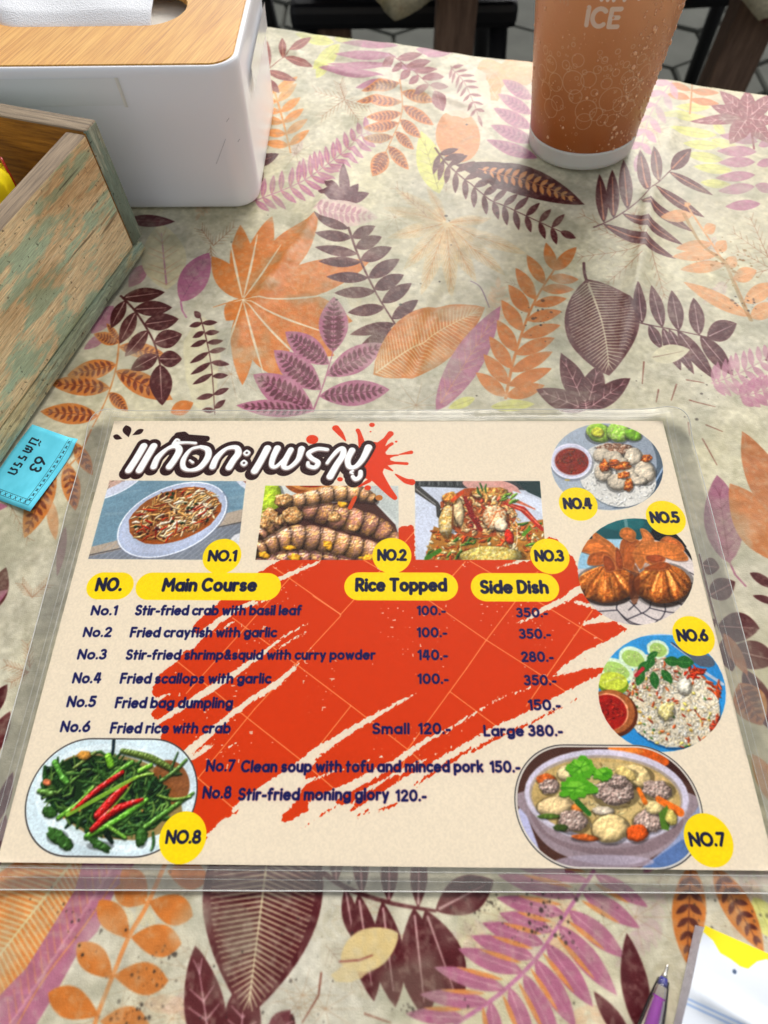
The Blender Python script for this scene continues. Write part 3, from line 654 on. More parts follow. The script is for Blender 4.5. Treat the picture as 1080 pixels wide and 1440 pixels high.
        c.poly(blob(245,725.5,67,36,g,-20,.08), (158,84,34)); c.poly(blob(245,723.5,63,33,g,-20,.1), (150,92,50))
        F = ell(245,723,62,31,-20)
        capsule_mess(c, g, F, 130, [(120,62,34),(150,84,44),(96,50,40),(176,110,58)], (5,11), (1.4,2.6), -25, 40)
        capsule_mess(c, g, F, 210, [(222,184,124),(236,210,166),(206,160,96),(196,140,78),(240,220,190)], (7,17), (1.2,2.3), -28, 32)
        capsule_mess(c, g, F, 26, [(186,40,20),(206,70,34),(160,30,22)], (8,22), (.8,1.5), -25, 35)
        capsule_mess(c, g, F, 22, [(40,60,34),(30,44,30),(70,40,40)], (2,5), (1.4,2.4), 0, 60)
    # ---------------- photograph 2
    R2 = [(373,683),(560,683),(561,787.5),(359,787.5)]
    with clipped(c, R2):
        c.poly(R2, (206,210,206)); c.poly([(520,683),(565,683),(565,740),(520,700)], (190,196,192))
        lump(c, g, 377,700,20,26,(176,200,60),0,.1); lump(c, g, 372,738,16,22,(196,208,90)); c.poly([(359,756),(388,744),(360,790)], (224,220,214))
        c.poly(ell(437,676,38,21), (150,84,38)); c.poly(ell(437,674,33,16), (206,140,76)); c.poly(ell(437,672,29,13.5), (150,40,18)); capsule_mess(c, g, ell(437,676,26,10), 22, [(196,70,30),(120,130,50),(210,120,60)], (2,4), (1,2), 0, 50)
        c.poly([(360,764),(372,722),(396,712),(440,712),(520,700),(556,738),(562,760),(562,790),(358,790)], (82,52,46))
        c.poly([(359,790),(362,752),(400,735),(450,742),(520,760),(560,775),(562,790)], (60,34,30))
        for P_, W_, n_, col in (([(352,800),(400,788),(460,786),(540,798)], [13,15,14,9], 11, (176,120,112)), ([(362,772),(400,757),(450,758),(500,770),(546,778)], [15,20,20,17,11], 10, (204,152,124)),
            ([(366,752),(384,738),(402,730)], [9,12,9], 4, (186,134,112)), ([(410,712),(446,718),(488,730),(530,742),(560,762)], [11,18,20,17,8], 8, (194,136,116)), ([(398,706),(430,702),(470,694),(505,694),(526,702)], [8,12,14,13,6], 8, (212,164,128))):
            P_, W_ = spline(P_, W_, 6); _sid[0] += 3
            c.line([(x + 1, y + 3) for x, y in P_], [w * 1.02 for w in W_], (44,22,22), .55)
            shaded_tube(c, P_, W_, col, seg=n_, spots=(216,160,98), gloss=.5, rough=.22, sid=_sid[0])
        for (x, y, a, b) in ((380,724,13,9),(411,724,14,12),(398,702,12,8),(470,726,9,7),(372,736,8,8),(498,742,9,5),(392,732,8,6)): lump(c, g, x, y, a, b, (206,156,100), 0, .25, [(240,220,180),(150,90,50),(230,180,110)], 18)
        for (x, y, a, b) in ((462,767,6,6),(408,770,9,4),(415,784,9,5),(520,784,12,5),(482,709,8,4),(548,762,6,5),(372,781,8,4)): lump(c, g, x, y, a, b, (232,170,50), 0, .35)
    # ---------------- photograph 3
    R3 = [(583,676.5),(759,676.5),(768,787.5),(584,787.5)]
    with clipped(c, R3):
        c.poly(R3, (196,202,214)); c.poly([(583,676),(760,676),(760,690),(583,684)], (60,64,66))
        for i in range(22): c.line([(586 + i * 4.4, 675), (586 + i * 4.4, 682)], 1.2, [(40,44,46),(110,112,112),(80,84,84)][i % 3], .8)
        c.poly([(724,676),(762,676),(764,702),(742,692)], (32,60,62)); c.poly(ell(690,684,40,11,8), (206,160,150)); c.poly(ell(715,688,22,7,30), (200,150,140))
        c.poly([(720,690),(766,704),(768,722),(730,712)], (214,220,232)); c.poly(ell(612,745,32,34), (206,212,226), .8)
        c.poly([(583,682),(590,684),(616,706),(622,716),(618,730),(614,726),(613,712),(583,692)], (70,68,66)); c.line([(585,688),(612,709)], 1, (170,168,160), .6)
        F2 = np.array([(602,770),(610,740),(640,752),(700,740),(766,730),(770,790),(596,790)], float)
        c.poly(F2, (176,120,50))
        capsule_mess(c, g, F2, 170, [(214,180,110),(196,90,40),(226,206,140),(160,80,30),(230,216,170)], (3,8), (1.3,2.8), 0, 60)
        capsule_mess(c, g, F2, 22, [(80,130,40),(60,110,34),(110,150,60)], (6,14), (1.5,2.6), -25, 30)
        capsule_mess(c, g, F2, 22, [(206,70,26),(220,96,40)], (4,12), (1.2,2.2), 20, 50)
        lump(c, g, 690,782,44,14,(214,196,110),0,.08,[(190,150,60),(236,226,170)],60)
        c.line([(640,748),(672,756),(700,752)], [1,2.8,1], (60,44,34), .9); c.line([(645,750),(675,757)], .6, (220,214,200))
        c.poly(blob(672,722,52,34,g,8,.08), (172,84,38)); lump(c, g, 688,694,26,9,(206,170,90),0,.2,[(180,90,40)],16)
        capsule_mess(c, g, ell(678,724,54,28,12), 190, [(216,160,90),(196,110,60),(232,200,150),(180,70,40),(226,180,120)], (4,11), (1.6,3.4), 40, 60)
        lump(c, g, 628,732,11,22,(232,214,170),8,.1,[(206,150,60),(220,180,90)],24); lump(c, g, 645,720,7,20,(232,206,160),-8,.1); c.line([(637,712),(636,742)], [1,1.6], (110,60,30), .8); lump(c, g, 633,700,12,8,(206,140,60),0,.25,[(180,80,30),(230,190,90)],24)
        lump(c, g, 696,728,17,17,(236,214,176),10,.08,[(206,120,60)],10); lump(c, g, 704,738,9,9,(238,220,190)); c.line([(686,742),(698,720),(712,716)], .9, (206,110,60), .8)
        c.line([(654,700),(664,726),(676,745)], [2.5,4,3], (140,34,30)); capsule_mess(c, g, ell(668,735,8,12), 26, [(206,100,70),(150,40,34)], (2,4), (1,2), 0, 50)
        c.line([(710,708),(735,716),(762,744)], [2,4.6,3], (176,50,36)); c.line([(715,709),(738,718),(758,738)], 1.1, (230,130,100), .8); c.line([(700,700),(730,706),(752,716)], [1.5,2.5,1], (206,120,90))
        lump(c, g, 716,755,6,11,(206,50,26),-15,.1); capsule_mess(c, g, ell(715,700,14,6), 7, [(110,150,50)], (7,13), (1.6,2.8), -20, 20); capsule_mess(c, g, ell(680,690,8,8), 3, [(60,110,50)], (10,14), (1.2,2), 70, 8); c.line([(650,692),(636,704)], 2.6, (206,80,30)); c.line([(727,742),(726,765),(716,774)], .7, (236,226,200), .8, smooth=True)
        c.line([(618,774),(600,785)], 3.2, (70,120,34)); c.line([(744,744),(736,752)], 2.6, (90,140,40))
    # ---------------- photograph 4
    E4 = ell(853.5,656.5,79,61,6)
    with clipped(c, E4):
        c.poly(E4, (150,160,172)); c.poly(ell(826,652,66,64), (164,174,186)); c.line([(878,588),(905,600),(925,625),(932,660),(915,700)], [2,5,8,9,6], (70,86,100), .8, smooth=True)
        c.poly([(860,715),(900,700),(930,660),(940,660),(930,712)], (52,72,92)); c.line([(915,688),(934,655)], 1.2, (150,170,196)); c.line([(880,712),(925,698)], 2, (120,150,190), .8)
        lump(c, g, 842,609,18,13,(150,196,60),22,.08,[(206,216,120)],14); lump(c, g, 840,608,9,7,(206,206,70),20); lump(c, g, 869,608,16,14,(160,204,80),10,.06,[(214,226,150)],16); lump(c, g, 890,612,12,8,(120,170,40),20)
        P = blob(868,668,56,44,g,14,.05); c.poly(P + (0, 2), (96,104,110), .6); c.poly(P, (214,212,206))
        capsule_mess(c, g, P, 240, [(226,226,222),(206,204,198),(240,240,238),(190,188,182)], (2,5), (.7,1.4), 0, 90, shade=.15)
        lump(c, g, 866,632,26,9,(150,110,86),4,.15,[(110,70,50),(220,206,186)],40)
        for x, y, a, b in ((846,640,12,10),(862,644,14,10),(890,642,13,12),(848,664,12,13),(880,662,14,9),(907,664,14,16),(888,672,10,8),(868,678,15,12),(873,650,10,6),(898,676,12,6)): lump(c, g, x, y, a, b, (206,194,174), g.uniform(-30,30), .08)
        for x, y, a, b in ((870,655,16,6),(850,656,7,8),(909,644,7,5),(878,668,8,5),(884,682,7,9),(864,650,8,4)): lump(c, g, x, y, a, b, (178,84,30), 0, .35, [(214,120,40),(120,50,20),(230,150,60)], 26)
        c.poly(ell(804,651,31,26,6), (110,114,124), .6); c.poly(ell(803,648.5,29.5,25,6), (206,206,222)); c.poly(ell(803.5,649,24.5,20,6), (176,150,156)); c.poly(ell(804,649,23.5,18.5,6), (134,40,22))
        capsule_mess(c, g, ell(804,649,21,16), 70, [(160,60,30),(110,30,20),(190,90,40),(90,60,24)], (1.5,3), (.6,1.2), 0, 90)
        c.line(ell(803,648.5,28.5,24,6), .9, (232,232,242), .8); c.line([(795,675),(800,675)], 1, (190,160,60))
    # ---------------- photograph 5
    E5 = ell(894,804,82,75,8)
    with clipped(c, E5):
        c.poly(E5, (206,196,192)); c.poly([(800,720),(990,720),(990,765),(960,770),(905,755),(812,760)], (22,26,34)); c.poly(ell(872,738,46,24,4), (18,86,92)); c.poly(ell(872,734,34,12,4), (30,116,120), .7); c.line([(879,728),(882,750)], 2.4, (120,160,160), .8)
        c.poly([(806,758),(880,758),(876,800),(806,800)], (168,204,222)); c.poly([(806,770),(830,772),(826,800),(806,800)], (150,190,210)); c.line([(832,742),(836,762)], 2, (110,120,120))
        c.line([(958,766),(974,786)], 2.6, (30,30,34))
        for P in ([(868,850),(868,858),(886,874),(905,880)],[(840,860),(868,858)],[(886,846),(898,858),(903,862),(913,855),(915,846)],[(903,862),(880,872)],[(903,862),(925,872),(935,860),(934,848)],[(913,855),(935,860),(952,862)],[(925,872),(915,884)],[(895,848),(884,858)],[(952,846),(960,852),(964,846)],[(935,846),(962,850)],[(968,830),(974,838),(984,826)],[(970,805),(982,812)],[(905,880),(885,876),(868,858)],[(860,845),(900,840)],[(972,820),(985,822)],[(975,790),(985,795)]):
            c.line(P, .8, (50,46,56), .9, smooth=True)
        def bag(cx, cy, a, b, seed):
            c.poly(ell(cx + 2, cy + 5, a, b), (50,30,26), .7)
            lump(c, g, cx, cy, a, b, (186,104,40), 0, .05, [(150,72,24),(214,138,60)], pleats=3.2)
            for i in range(7):
                t = -1 + 2 * i / 6. + g.uniform(-.1, .1); c.line([(cx + t * 9, cy - b * .8), (cx + t * a * .6, cy - b * .2), (cx + t * a * .74, cy + b * .6)], [.7, g.uniform(.8, 1.6), .3], (128,62,22) if i % 2 else (222,150,76), .4, smooth=True)
        bag(853,821,41,26,1); bag(932,821,39,28,2); c.poly(ell(892,822,8,28), (110,52,20), .7)
        def frill(P, col=(196,116,56)):
            P = closed(P); c.poly(P + (0, 1.6), (96,46,20), .6); c.poly(P, np.array(col) * .93); m = P.mean(0)
            c.poly(P * .62 + m * .38 - (0, 1), np.clip(np.array(col) * 1.12, 0, 255), .7)
            for p in P[::9]: c.line([m, p * .9 + m * .1], [.4, 1.1], (140,72,30), .4)
            c.line(np.concatenate([P, P[:1]]), .5, (226,156,96), .45)
        frill([(871,790),(873,762),(884,756),(900,762),(898,780),(890,800),(902,806),(880,800)], (176,96,44)); frill([(871,752),(874,744),(884,742),(894,750),(890,762),(878,758)])
        frill([(834,748),(850,757),(864,768),(872,786),(874,800),(862,800),(848,788),(836,766)]); frill([(811,770),(836,757),(856,770),(870,790),(852,784),(826,778)], (206,120,56))
        frill([(826,788),(832,778),(852,776),(866,788),(858,786),(846,794),(828,794)], (180,98,44)); frill([(848,782),(858,784),(866,800),(856,804),(850,800)], (150,74,36)); frill([(866,770),(874,780),(876,800),(866,796)], (150,74,36))
        frill([(900,744),(910,746),(920,760),(908,764),(892,768),(903,758)], (206,126,66)); frill([(930,758),(940,754),(956,762),(962,774),(944,770),(928,766)], (196,112,56))
        frill([(890,778),(905,764),(930,762),(952,768),(968,786),(950,788),(930,782),(916,784),(930,792),(918,796),(908,790),(900,800)], (206,124,60)); frill([(908,782),(926,780),(936,786),(926,792),(914,790)], (160,78,40)); frill([(905,800),(930,790),(944,796),(930,802)], (150,76,34))
    # ---------------- photograph 6
    E6 = ell(931,974.5,90,83,8)
    with clipped(c, E6):
        c.poly(E6, (48,140,200)); c.poly(ell(905,930,62,44,-30), (70,160,214), .5); c.line([(860,905),(905,893),(960,892)], 1.6, (190,216,236), .8, smooth=True)
        for o in (0, 8, 16): c.line([(945 + o, 905), (985 + o, 935)], 2.4, (70,84,110)); c.line([(943 + o, 905), (983 + o, 935)], .7, (190,206,226))
        c.poly(ell(988,928,18,9,20), (90,100,114)); c.line([(990,945),(1016,962)], 2.4, (180,190,204))
        P = blob(945,992,70,58,g,22,.04); c.poly(P + (2, 4), (20,60,100), .7); c.poly(P, (222,212,190)); c.poly(blob(924,950,34,26,g,0,.08), (206,190,166))
        capsule_mess(c, g, P, 1100, [(232,224,206),(220,210,186),(242,236,224),(212,196,164),(230,210,172)], (2.5,6), (.8,1.6), 0, 90, shade=.15)
        capsule_mess(c, g, blob(924,946,34,26,g,0,.08), 80, [(230,206,190),(240,230,216),(206,150,120)], (3,8), (1,2), 0, 90)
        capsule_mess(c, g, P, 60, [(206,90,40),(180,70,40),(226,120,60),(150,60,40)], (3,8), (1,2), 0, 70)
        capsule_mess(c, g, P, 26, [(236,190,80),(226,210,110)], (2,5), (1.2,2.4), 0, 70); capsule_mess(c, g, P, 22, [(90,140,60),(60,110,50)], (2,4), (.9,1.8), 0, 70)
        lump(c, g, 936,1000,12,12,(230,214,140),0,.3,[(240,230,190)],20); lump(c, g, 962,964,10,12,(226,222,206),0,.2); capsule_mess(c, g, ell(974,945,15,8), 26, [(206,50,20),(226,80,30),(180,40,20)], (5,11), (1.2,2.2), -15, 30)
        capsule_mess(c, g, ell(1006,968,8,18,-20), 18, [(220,90,40),(196,70,30)], (6,12), (1.2,2.2), 60, 25); capsule_mess(c, g, ell(1006,1020,8,10), 10, [(196,70,40)], (4,9), (1.5,2.6), 60, 40)
        for x, y, a, b in ((890,925,21,15),(866,942,26,15),(925,913,16,13)):
            c.poly(blob(x, y, a, b, g, 20, .06), (214,230,206)); c.poly(blob(x, y + 1, a * .78, b * .74, g, 20, .05), (170,200,110)); capsule_mess(c, g, ell(x, y, a * .5, b * .5), 12, [(206,220,150)], (2,5), (.6,1.1), 0, 80, shade=.1)
        c.poly(ell(862,962,22,15,8), (110,140,30)); c.poly(ell(861,958,21,13,6), (196,206,74)); c.line([(848,960),(870,952),(878,958)], .8, (226,230,140), .8)
        for q in ((918,952,-80,26,13),(904,950,-110,24,13),(930,950,-50,24,12),(934,936,-10,24,14),(950,938,-5,26,18),(918,930,-110,20,12),(925,925,-150,18,9),(912,938,-130,24,14)):
            t = np.radians(-q[2]); leaf(c, (q[0], q[1] - 8), (q[0] + q[3] * math.cos(t), q[1] - 8 + q[3] * math.sin(t)), q[4], (40,104,44), vein=(90,150,70), side=2, vw=.6)
        c.line([(894,950),(904,940)], 2.5, (196,50,60))
        c.poly(ell(860,1004,37,33,14), (90,44,24)); c.poly(ell(858,1001,35,31,14), (164,96,52)); c.poly(ell(855,1001,29,26,14), (226,160,120)); c.poly(ell(854,1002,27.5,25,14), (158,28,18))
        capsule_mess(c, g, ell(852,1004,23,20), 40, [(190,40,24),(206,70,40),(130,20,14)], (2,5), (.8,1.8), 20, 60)
    # ---------------- rounded dish frames (8 and 7)
    def stadium(x0, x1, y0, y1, n=40):
        (ax, ay), (bx, by) = ground([(x0, (y0 + y1) / 2), (x1, (y0 + y1) / 2)], c.z); (_, ty), (_, uy) = ground([((x0 + x1) / 2, y0), ((x0 + x1) / 2, y1)], c.z)
        r = (ty - uy) / 2; cy = (ty + uy) / 2; t = np.linspace(math.pi / 2, 3 * math.pi / 2, n)
        W = [(ax + r + r * math.cos(k), cy + r * math.sin(k)) for k in t] + [(bx - r - r * math.cos(k), cy - r * math.sin(k)) for k in t]
        return np.array([((x - c.x0) * c.ppm, (c.y1 - y) * c.ppm) for x, y in W])
    def mapped_line(Q, r, col):
        Q = np.concatenate([Q, Q[:1]]); k = c.cov_line(Q, np.full(len(Q), r)); c.blend(k, srgb(col), .9)
    S8 = stadium(37.5, 276, 1039, 1205); S7 = stadium(726, 985, 1049, 1222)
    def inside_stadium(S, fn):
        q = clipped(c, [(0, 0)]*3); q.full = c.a.copy(); q.r = c.cov_poly(S); fn(); q.__exit__()
    def paint8():
        c.poly(S8, (206,222,228), mapped=True); c.poly(ell(160,1122,112,76,4), (222,234,238), .8); c.poly(ell(163,1121,100,66,8), (198,214,216), .8)
        c.poly(blob(160,1120,98,60,g,14,.05), (150,130,84)); c.poly(ell(240,1100,26,32,-20), (138,84,46), .95)
        F = blob(150,1118,92,54,g,10,.07); c.poly(F, (34,60,30))
        capsule_mess(c, g, F, 190, [(26,54,30),(40,76,36),(20,40,28),(56,92,40)], (10,26), (2,4.4), -25, 50, bend=.3)
        capsule_mess(c, g, F, 130, [(70,112,50),(96,136,60),(52,92,44),(110,146,70)], (12,30), (1,2.4), -30, 45, bend=.3)
        for P_, w, col in (([(172,1056),(212,1066),(250,1086)], [3.4,4.6,3], (92,112,50)), ([(150,1098),(170,1082),(186,1072)],[2,3,3],(92,150,50)), ([(82,1150),(110,1130),(130,1108)],[3,3.5,3],(96,150,50)), ([(95,1146),(135,1124),(190,1094),(215,1088)],[3,3.2,2.6,1.5],(124,168,60)),
            ([(255,1088),(240,1086),(250,1058)],[1,2,1],(60,90,50)), ([(226,1098),(246,1084),(262,1068)],[2.4,2.6,1.8],(84,120,56)), ([(197,1168),(225,1148),(250,1130),(272,1115)],[3,3.6,3,1.6],(84,130,50)), ([(221,1118),(244,1124),(268,1120)],[1.6,2,1.4],(110,144,60)), ([(215,1170),(216,1185),(213,1194)],[1.4,2,1.6],(50,90,44)),
            ([(160,1040),(158,1058),(150,1068)],[2,1.6,1.4],(24,40,50)), ([(122,1176),(160,1156),(206,1125)],[4,4.2,3.6],(92,156,48)), ([(152,1162),(176,1178)],[2.6,2.4],(110,160,60)), ([(55,1112),(72,1116)],[3,4],(100,140,66)), ([(77,1072),(86,1090)],[4,3.6],(90,150,60)), ([(152,1064),(156,1076)],[5,5],(120,180,50)), ([(196,1084),(212,1076)],[3.6,3],(110,176,50)), ([(104,1080),(120,1068),(134,1058)],[2,2.4,2],(120,140,70)), ([(88,1094),(94,1100)],[4.6,4],(90,150,60))):
            c.line([(x, y + 1.5) for x, y in P_], [k + .6 for k in w], (18,32,18), .6, smooth=True); A_, B_ = spline(P_, w); _sid[0] += 1; shaded_tube(c, A_, B_, np.array(col) * 1.08, gloss=.4, rough=.25, sid=_sid[0])
        for P_, w in (([(100,1142),(135,1112),(172,1086)],[2,4.4,3]), ([(138,1146),(160,1122),(186,1096)],[6,6.5,1.5]), ([(130,1166),(160,1140),(200,1124)],[4,6,2])):
            c.line([(x, y + 1.5) for x, y in P_], [k + .6 for k in w], (40,10,10), .6, smooth=True); A_, B_ = spline(P_, w); _sid[0] += 1; shaded_tube(c, A_, B_, (196,26,24), gloss=.5, rough=.3, sid=_sid[0])
        c.line([(150,1144),(176,1116),(186,1102)], [.8,1.4,.8], (120,160,60), .9); c.line([(95,1146),(135,1124),(190,1094)], [2.4,2.8,2.2], (130,176,60), .9, smooth=True)
        for x, y in ((68,1104),(90,1150),(180,1108),(120,1066),(200,1140),(112,1140)): c.line([(x, y)], 1.6, (206,150,80), .8)
        lump(c, g, 66, 1100, 6, 5, (206,120,80)); lump(c, g, 118, 1062, 10, 6, (206,150,70))
        for x, y, a, b in ((80,1176,14,10),(140,1188,18,6),(92,1186,10,9),(198,1176,8,14),(70,1142,10,8)): lump(c, g, x, y, a, b, (60,100,44), g.uniform(-40,40), .3)
    inside_stadium(S8, paint8); mapped_line(S8, 2.0, (70,66,66))
    def paint7():
        c.poly(S7, (82,54,46), mapped=True); c.poly([(860,1044),(1000,1044),(1000,1120),(930,1080)], (70,40,34)); c.poly(ell(898,1062,44,13,14), (206,96,30)); c.poly(ell(880,1054,26,5,6), (232,140,60), .8)
        c.poly([(720,1150),(735,1130),(760,1200),(800,1230),(700,1230)], (184,184,214)); c.poly([(980,1130),(940,1190),(900,1222),(990,1230),(1000,1140)], (150,160,190)); c.poly([(900,1222),(960,1180),(975,1190),(950,1225)], (80,110,160), .8)
        c.poly(closed([(738,1112),(742,1150),(765,1185),(800,1206),(850,1216),(900,1213),(940,1190),(962,1160),(969,1115)]), (154,138,144)); c.poly(closed([(745,1130),(770,1172),(830,1192),(900,1188),(950,1160),(960,1150),(955,1170),(920,1196),(860,1204),(790,1190),(752,1160)]), (128,108,112), .7); c.poly(ell(850,1212,70,10), (180,170,186), .7)
        c.poly(ell(853,1120,116,66,4), (190,184,196)); c.poly(ell(853,1118,115,64,4), (206,200,216)); c.poly(ell(852,1120,108,58,4), (170,156,146)); c.poly(ell(852,1122,105,56,4), (190,164,108)); c.poly(ell(860,1112,88,40,4), (206,184,130), .7)
        capsule_mess(c, g, ell(855,1120,90,44,4), 160, [(206,190,140),(176,156,96),(216,200,160),(160,132,84)], (3,9), (.6,1.8), 0, 60, shade=.1)
        lump(c, g, 768,1096,14,8,(214,110,50)); lump(c, g, 795,1087,12,11,(226,206,160)); 
        def meat(x, y, a, b):
            lump(c, g, x, y, a, b, (172,150,140), 0, .22, [(146,118,108),(200,180,168)], grain=1.7, lit=.4)
        c.poly(ell(905,1100,36,17,8), (206,176,120), .9)
        lump(c, g, 895,1092,22,15,(230,206,150),20,.08); lump(c, g, 880,1088,16,8,(226,200,130),30)
        meat(772,1106,13,11); meat(866,1114,30,20); meat(868,1098,14,9); meat(925,1111,22,13)
        lump(c, g, 848,1140,16,6,(214,200,180)); lump(c, g, 780,1134,25,14,(232,206,158),-4,.06); lump(c, g, 812,1136,9,7,(214,130,60)); meat(806,1156,22,15); meat(912,1154,22,16); lump(c, g, 858,1165,25,20,(234,208,152),-4,.05); lump(c, g, 920,1136,12,9,(226,206,150))
        lump(c, g, 896,1172,15,12,(220,96,34)); lump(c, g, 823,1178,20,5,(214,110,50),6); c.line([(898,1110),(907,1128)], [3,3.6], (224,120,40)); c.line([(926,1124),(956,1142)], [4.5,6], (224,116,40)); c.poly([(938,1132),(944,1150),(940,1168),(930,1166),(926,1144)], (84,120,44)); lump(c, g, 944,1150,8,12,(206,190,110),-10)
        lump(c, g, 788,1164,10,5,(70,90,40)); lump(c, g, 772,1148,16,4,(90,120,50)); c.line([(812,1128),(828,1144)], [4,3.4], (50,110,40))
        for cx_, cy_, a, b in ((816,1080,20,16),(810,1108,26,15),(847,1088,14,9)):
            P_ = blob(cx_, cy_, a, b, g, 0, .3, 40); c.poly(P_ + (0, 2), (30,80,20), .7); c.poly(P_, (92,168,40)); c.poly(blob(cx_ - 2, cy_ - 2, a * .6, b * .55, g, 0, .4), (140,206,70), .7)
            for _ in range(9): t = g.uniform(0, 6.28); c.line([(cx_, cy_), (cx_ + a * .8 * math.cos(t), cy_ + b * .8 * math.sin(t))], .6, (60,130,30), .7)
    inside_stadium(S7, paint7); mapped_line(S7, 3.8, (222,216,206)); mapped_line(stadium(724.5, 986.5, 1048, 1223), 1.5, (60,58,58))
    # ---------------- splat and title
    OR = (226,60,16)
    c.poly([(500,640),(506,628),(518,620),(530,622),(536,628),(544,640),(549,646),(548,653),(541,656),(538,664),(542,676),(548,690),(540,692),(532,678),(522,676),(512,672),(504,660)], OR)
    for P_, w in (([(530,632),(542,618),(549,610)],[9,3.5,4.5]), ([(530,640),(545,628),(551,624)],[8,2.5,2.5]), ([(510,630),(506,612),(503,605)],[6,3,3]), ([(535,645),(552,641),(560,640)],[7,1.6,1]), ([(562,639),(578,636)],[1,3]), ([(535,650),(555,651),(572,652)],[8,2.2,2.4]), ([(540,655),(552,662)],[4,1]), ([(556,667),(570,676),(579,678)],[1,4,5]), ([(530,670),(544,688),(555,700)],[10,6,3.6]), ([(472,602),(479,610),(486,620)],[5,4,.7]), ([(506,709),(497,703)],[0,0]), ([(519,676),(505,684)],[3,1.5])):
        if max(w) > 0: c.line(P_, w, OR, 1, smooth=True)
    for x, y, r in ((439,618,8.5),(523,597.5,4),(521,607,1.3),(557,621,1.8),(517,686,4.6),(478,674,4)): c.poly(ell(x, y, r, r * .75), OR)
    c.line([(492,714),(498,702),(500,699)], [3,3,2], (222,76,26)); c.poly(ell(533,700,5,4), (196,118,50))
    strokes = [
     ([(202,627),(192,644),(181,661)],[5,5,5]), ([(216,627),(206,644),(196,661)],[5,5,5]),
     ([(216,656),(222,643),(235,631),(247,627),(252,633),(246,645),(238,656)],[4.6,4.4,2.8,4,4.8,4.8,4.8]),
     ([(243,624),(248,618),(252,619)],[1.6,2,1.4]), ([(246,623),(262,622),(275,623)],[3,2,2.2]),
     ([(271,650),(267,647)],[2,1.5]), ([(282,628),(268,632),(258,646),(258,657),(267,661),(281,657),(292,643),(292,632),(282,628)],[2.6,2.4,3.6,3.6,2.4,4.2,4.6,4.2,2.8]),
     ([(299,656),(305,643),(318,631),(332,629),(335,637),(328,647),(322,657)],[4.6,4.4,2.8,3.8,4.8,4.8,4.8]),
     ([(347,634.5),(349.5,636.5),(347,639),(344.5,637),(347,634.5)],[2.6]*5), ([(343,648.5),(345.5,651),(343,653.5),(340.5,651),(343,648.5)],[2.6]*5),
     ([(376,630),(367,647),(358,662)],[5,5,5.2]),
     ([(390,630),(384,643),(382,654),(388,656),(399,646),(409,632)],[4.8,4.2,3.6,2.8,2.6,3]), ([(409,632),(402,645),(399,656),(407,657),(419,646),(424,631)],[4,4.2,3.8,3,3.6,4.8]),
     ([(460,632),(446,631),(434,637),(438,644),(447,650),(443,657),(434,655),(433,650)],[2.8,3.2,3.4,3.6,3.8,3.4,3,2.2]),
     ([(460,651),(465,644),(475,633),(482,631),(482,640),(473,654),(464,670)],[2.4,2.6,3.2,4,4.4,4.6,5]),
     ([(495,633),(489,646),(491,656),(500,656),(510,645),(518,629)],[4.6,4.2,3.8,3.4,4.2,5.2]), ([(496,662),(493,664),(496,666)],[1.8,1.8,1.4]), ([(496,670),(500,674),(506,670),(507,663)],[2.8,3.2,3.4,3])]
    DK = (44,12,14)
    for P_, w in strokes: c.line([(x - 3.5, y + 4.5) for x, y in P_], [k + 5 for k in w], DK, 1, smooth=True)
    for P_, w in strokes: c.line([(x, y - 1) for x, y in P_], [k + 5.2 for k in w], DK, 1, smooth=True)
    c.line([(250,612),(258,611),(263,615),(290,617)], [5,5,5,5], DK, 1)
    for P_, w in strokes: c.line([(x, y + 1) for x, y in P_], [k + .9 for k in w], (150,130,124), 1, smooth=True)
    for P_, w in strokes: c.line(P_, w, (250,252,252), 1, smooth=True)
    for x, y in ((347,636.8),(343,651)): c.line([(x, y)], 1.6, DK)
    c.poly(ell(508,653,5,2,60), (0,0,0), 0.0)
    for a, b, w in (((181,615),(177,598),12.5),((172,617),(159,613),7.5),((186,612),(202,604),7)): leaf(c, a, b, w, DK, fat=1.4, sharp=.8)
    # ---------------- header pills, badges, lettering
    YL = (255,222,10)
    for x0, x1, y0, y1 in ((122,187.5,805,843),(191,395,805.5,844),(484,644,805,844.5),(662,786,806,846)): c.poly(stadium(x0, x1, y0, y1), YL, mapped=True)
    NV = (16,20,62)
    write(c, 'NO.', 133, 171, 829.5, 15.5, NV, .145); write(c, 'Main Course', 227, 361, 830, 15.5, NV, .145); write(c, 'Rice Topped', 499, 629, 830, 15.5, NV, .145); write(c, 'Side Dish', 675, 772, 833, 15.5, NV, .145)
    INK = (14,18,84)
    for s, x0, x1, y, h in (('No.1',127,164,864,11.5),('Stir-fried crab with basil leaf',189,424,864,12),('100.-',586,627,864,11),('350.-',726,771,867,11),
        ('No.2',116,156,894.5,11.5),('Fried crayfish with garlic',182,389,895,12),('100.-',586,629,895,11.5),('350.-',730,775,897,11.5),
        ('No.3',108,149,926,12),('Stir-fried shrimp&squid with curry powder',176,528,926.5,12),('140.-',587,630,927,12),('280.-',733,779,929.5,12),
        ('No.4',101,141.5,959.5,12.5),('Fried scallops with garlic',168,381,960,12.5),('100.-',587,631,960.5,12),('350.-',737,783,962.5,12),
        ('No.5',93,134,993,13),('Fried bag dumpling',161,327,994.5,13),('150.-',743,789,997.5,12.5),
        ('No.6',84,126,1028,13),('Fried rice with crab',154,324,1030,13),('Small',523,576,1031,13),('120.-',588,634,1031,13),('Large 380.-',680,792,1034,13),
        ('No.7',289,330,1083.5,14),('Clean soup with tofu and minced pork',338,680,1084.5,14),('150.-',689,732,1085,13.5),
        ('No.8',284,325,1121.5,14.5),('Stir-fried moning glory',334,547,1124,14.5),('120.-',556,600,1125.5,13.5)):
        write(c, s, x0, x1, y, h, INK, .138, halo=(170,70,70) if x0 > 330 else None)
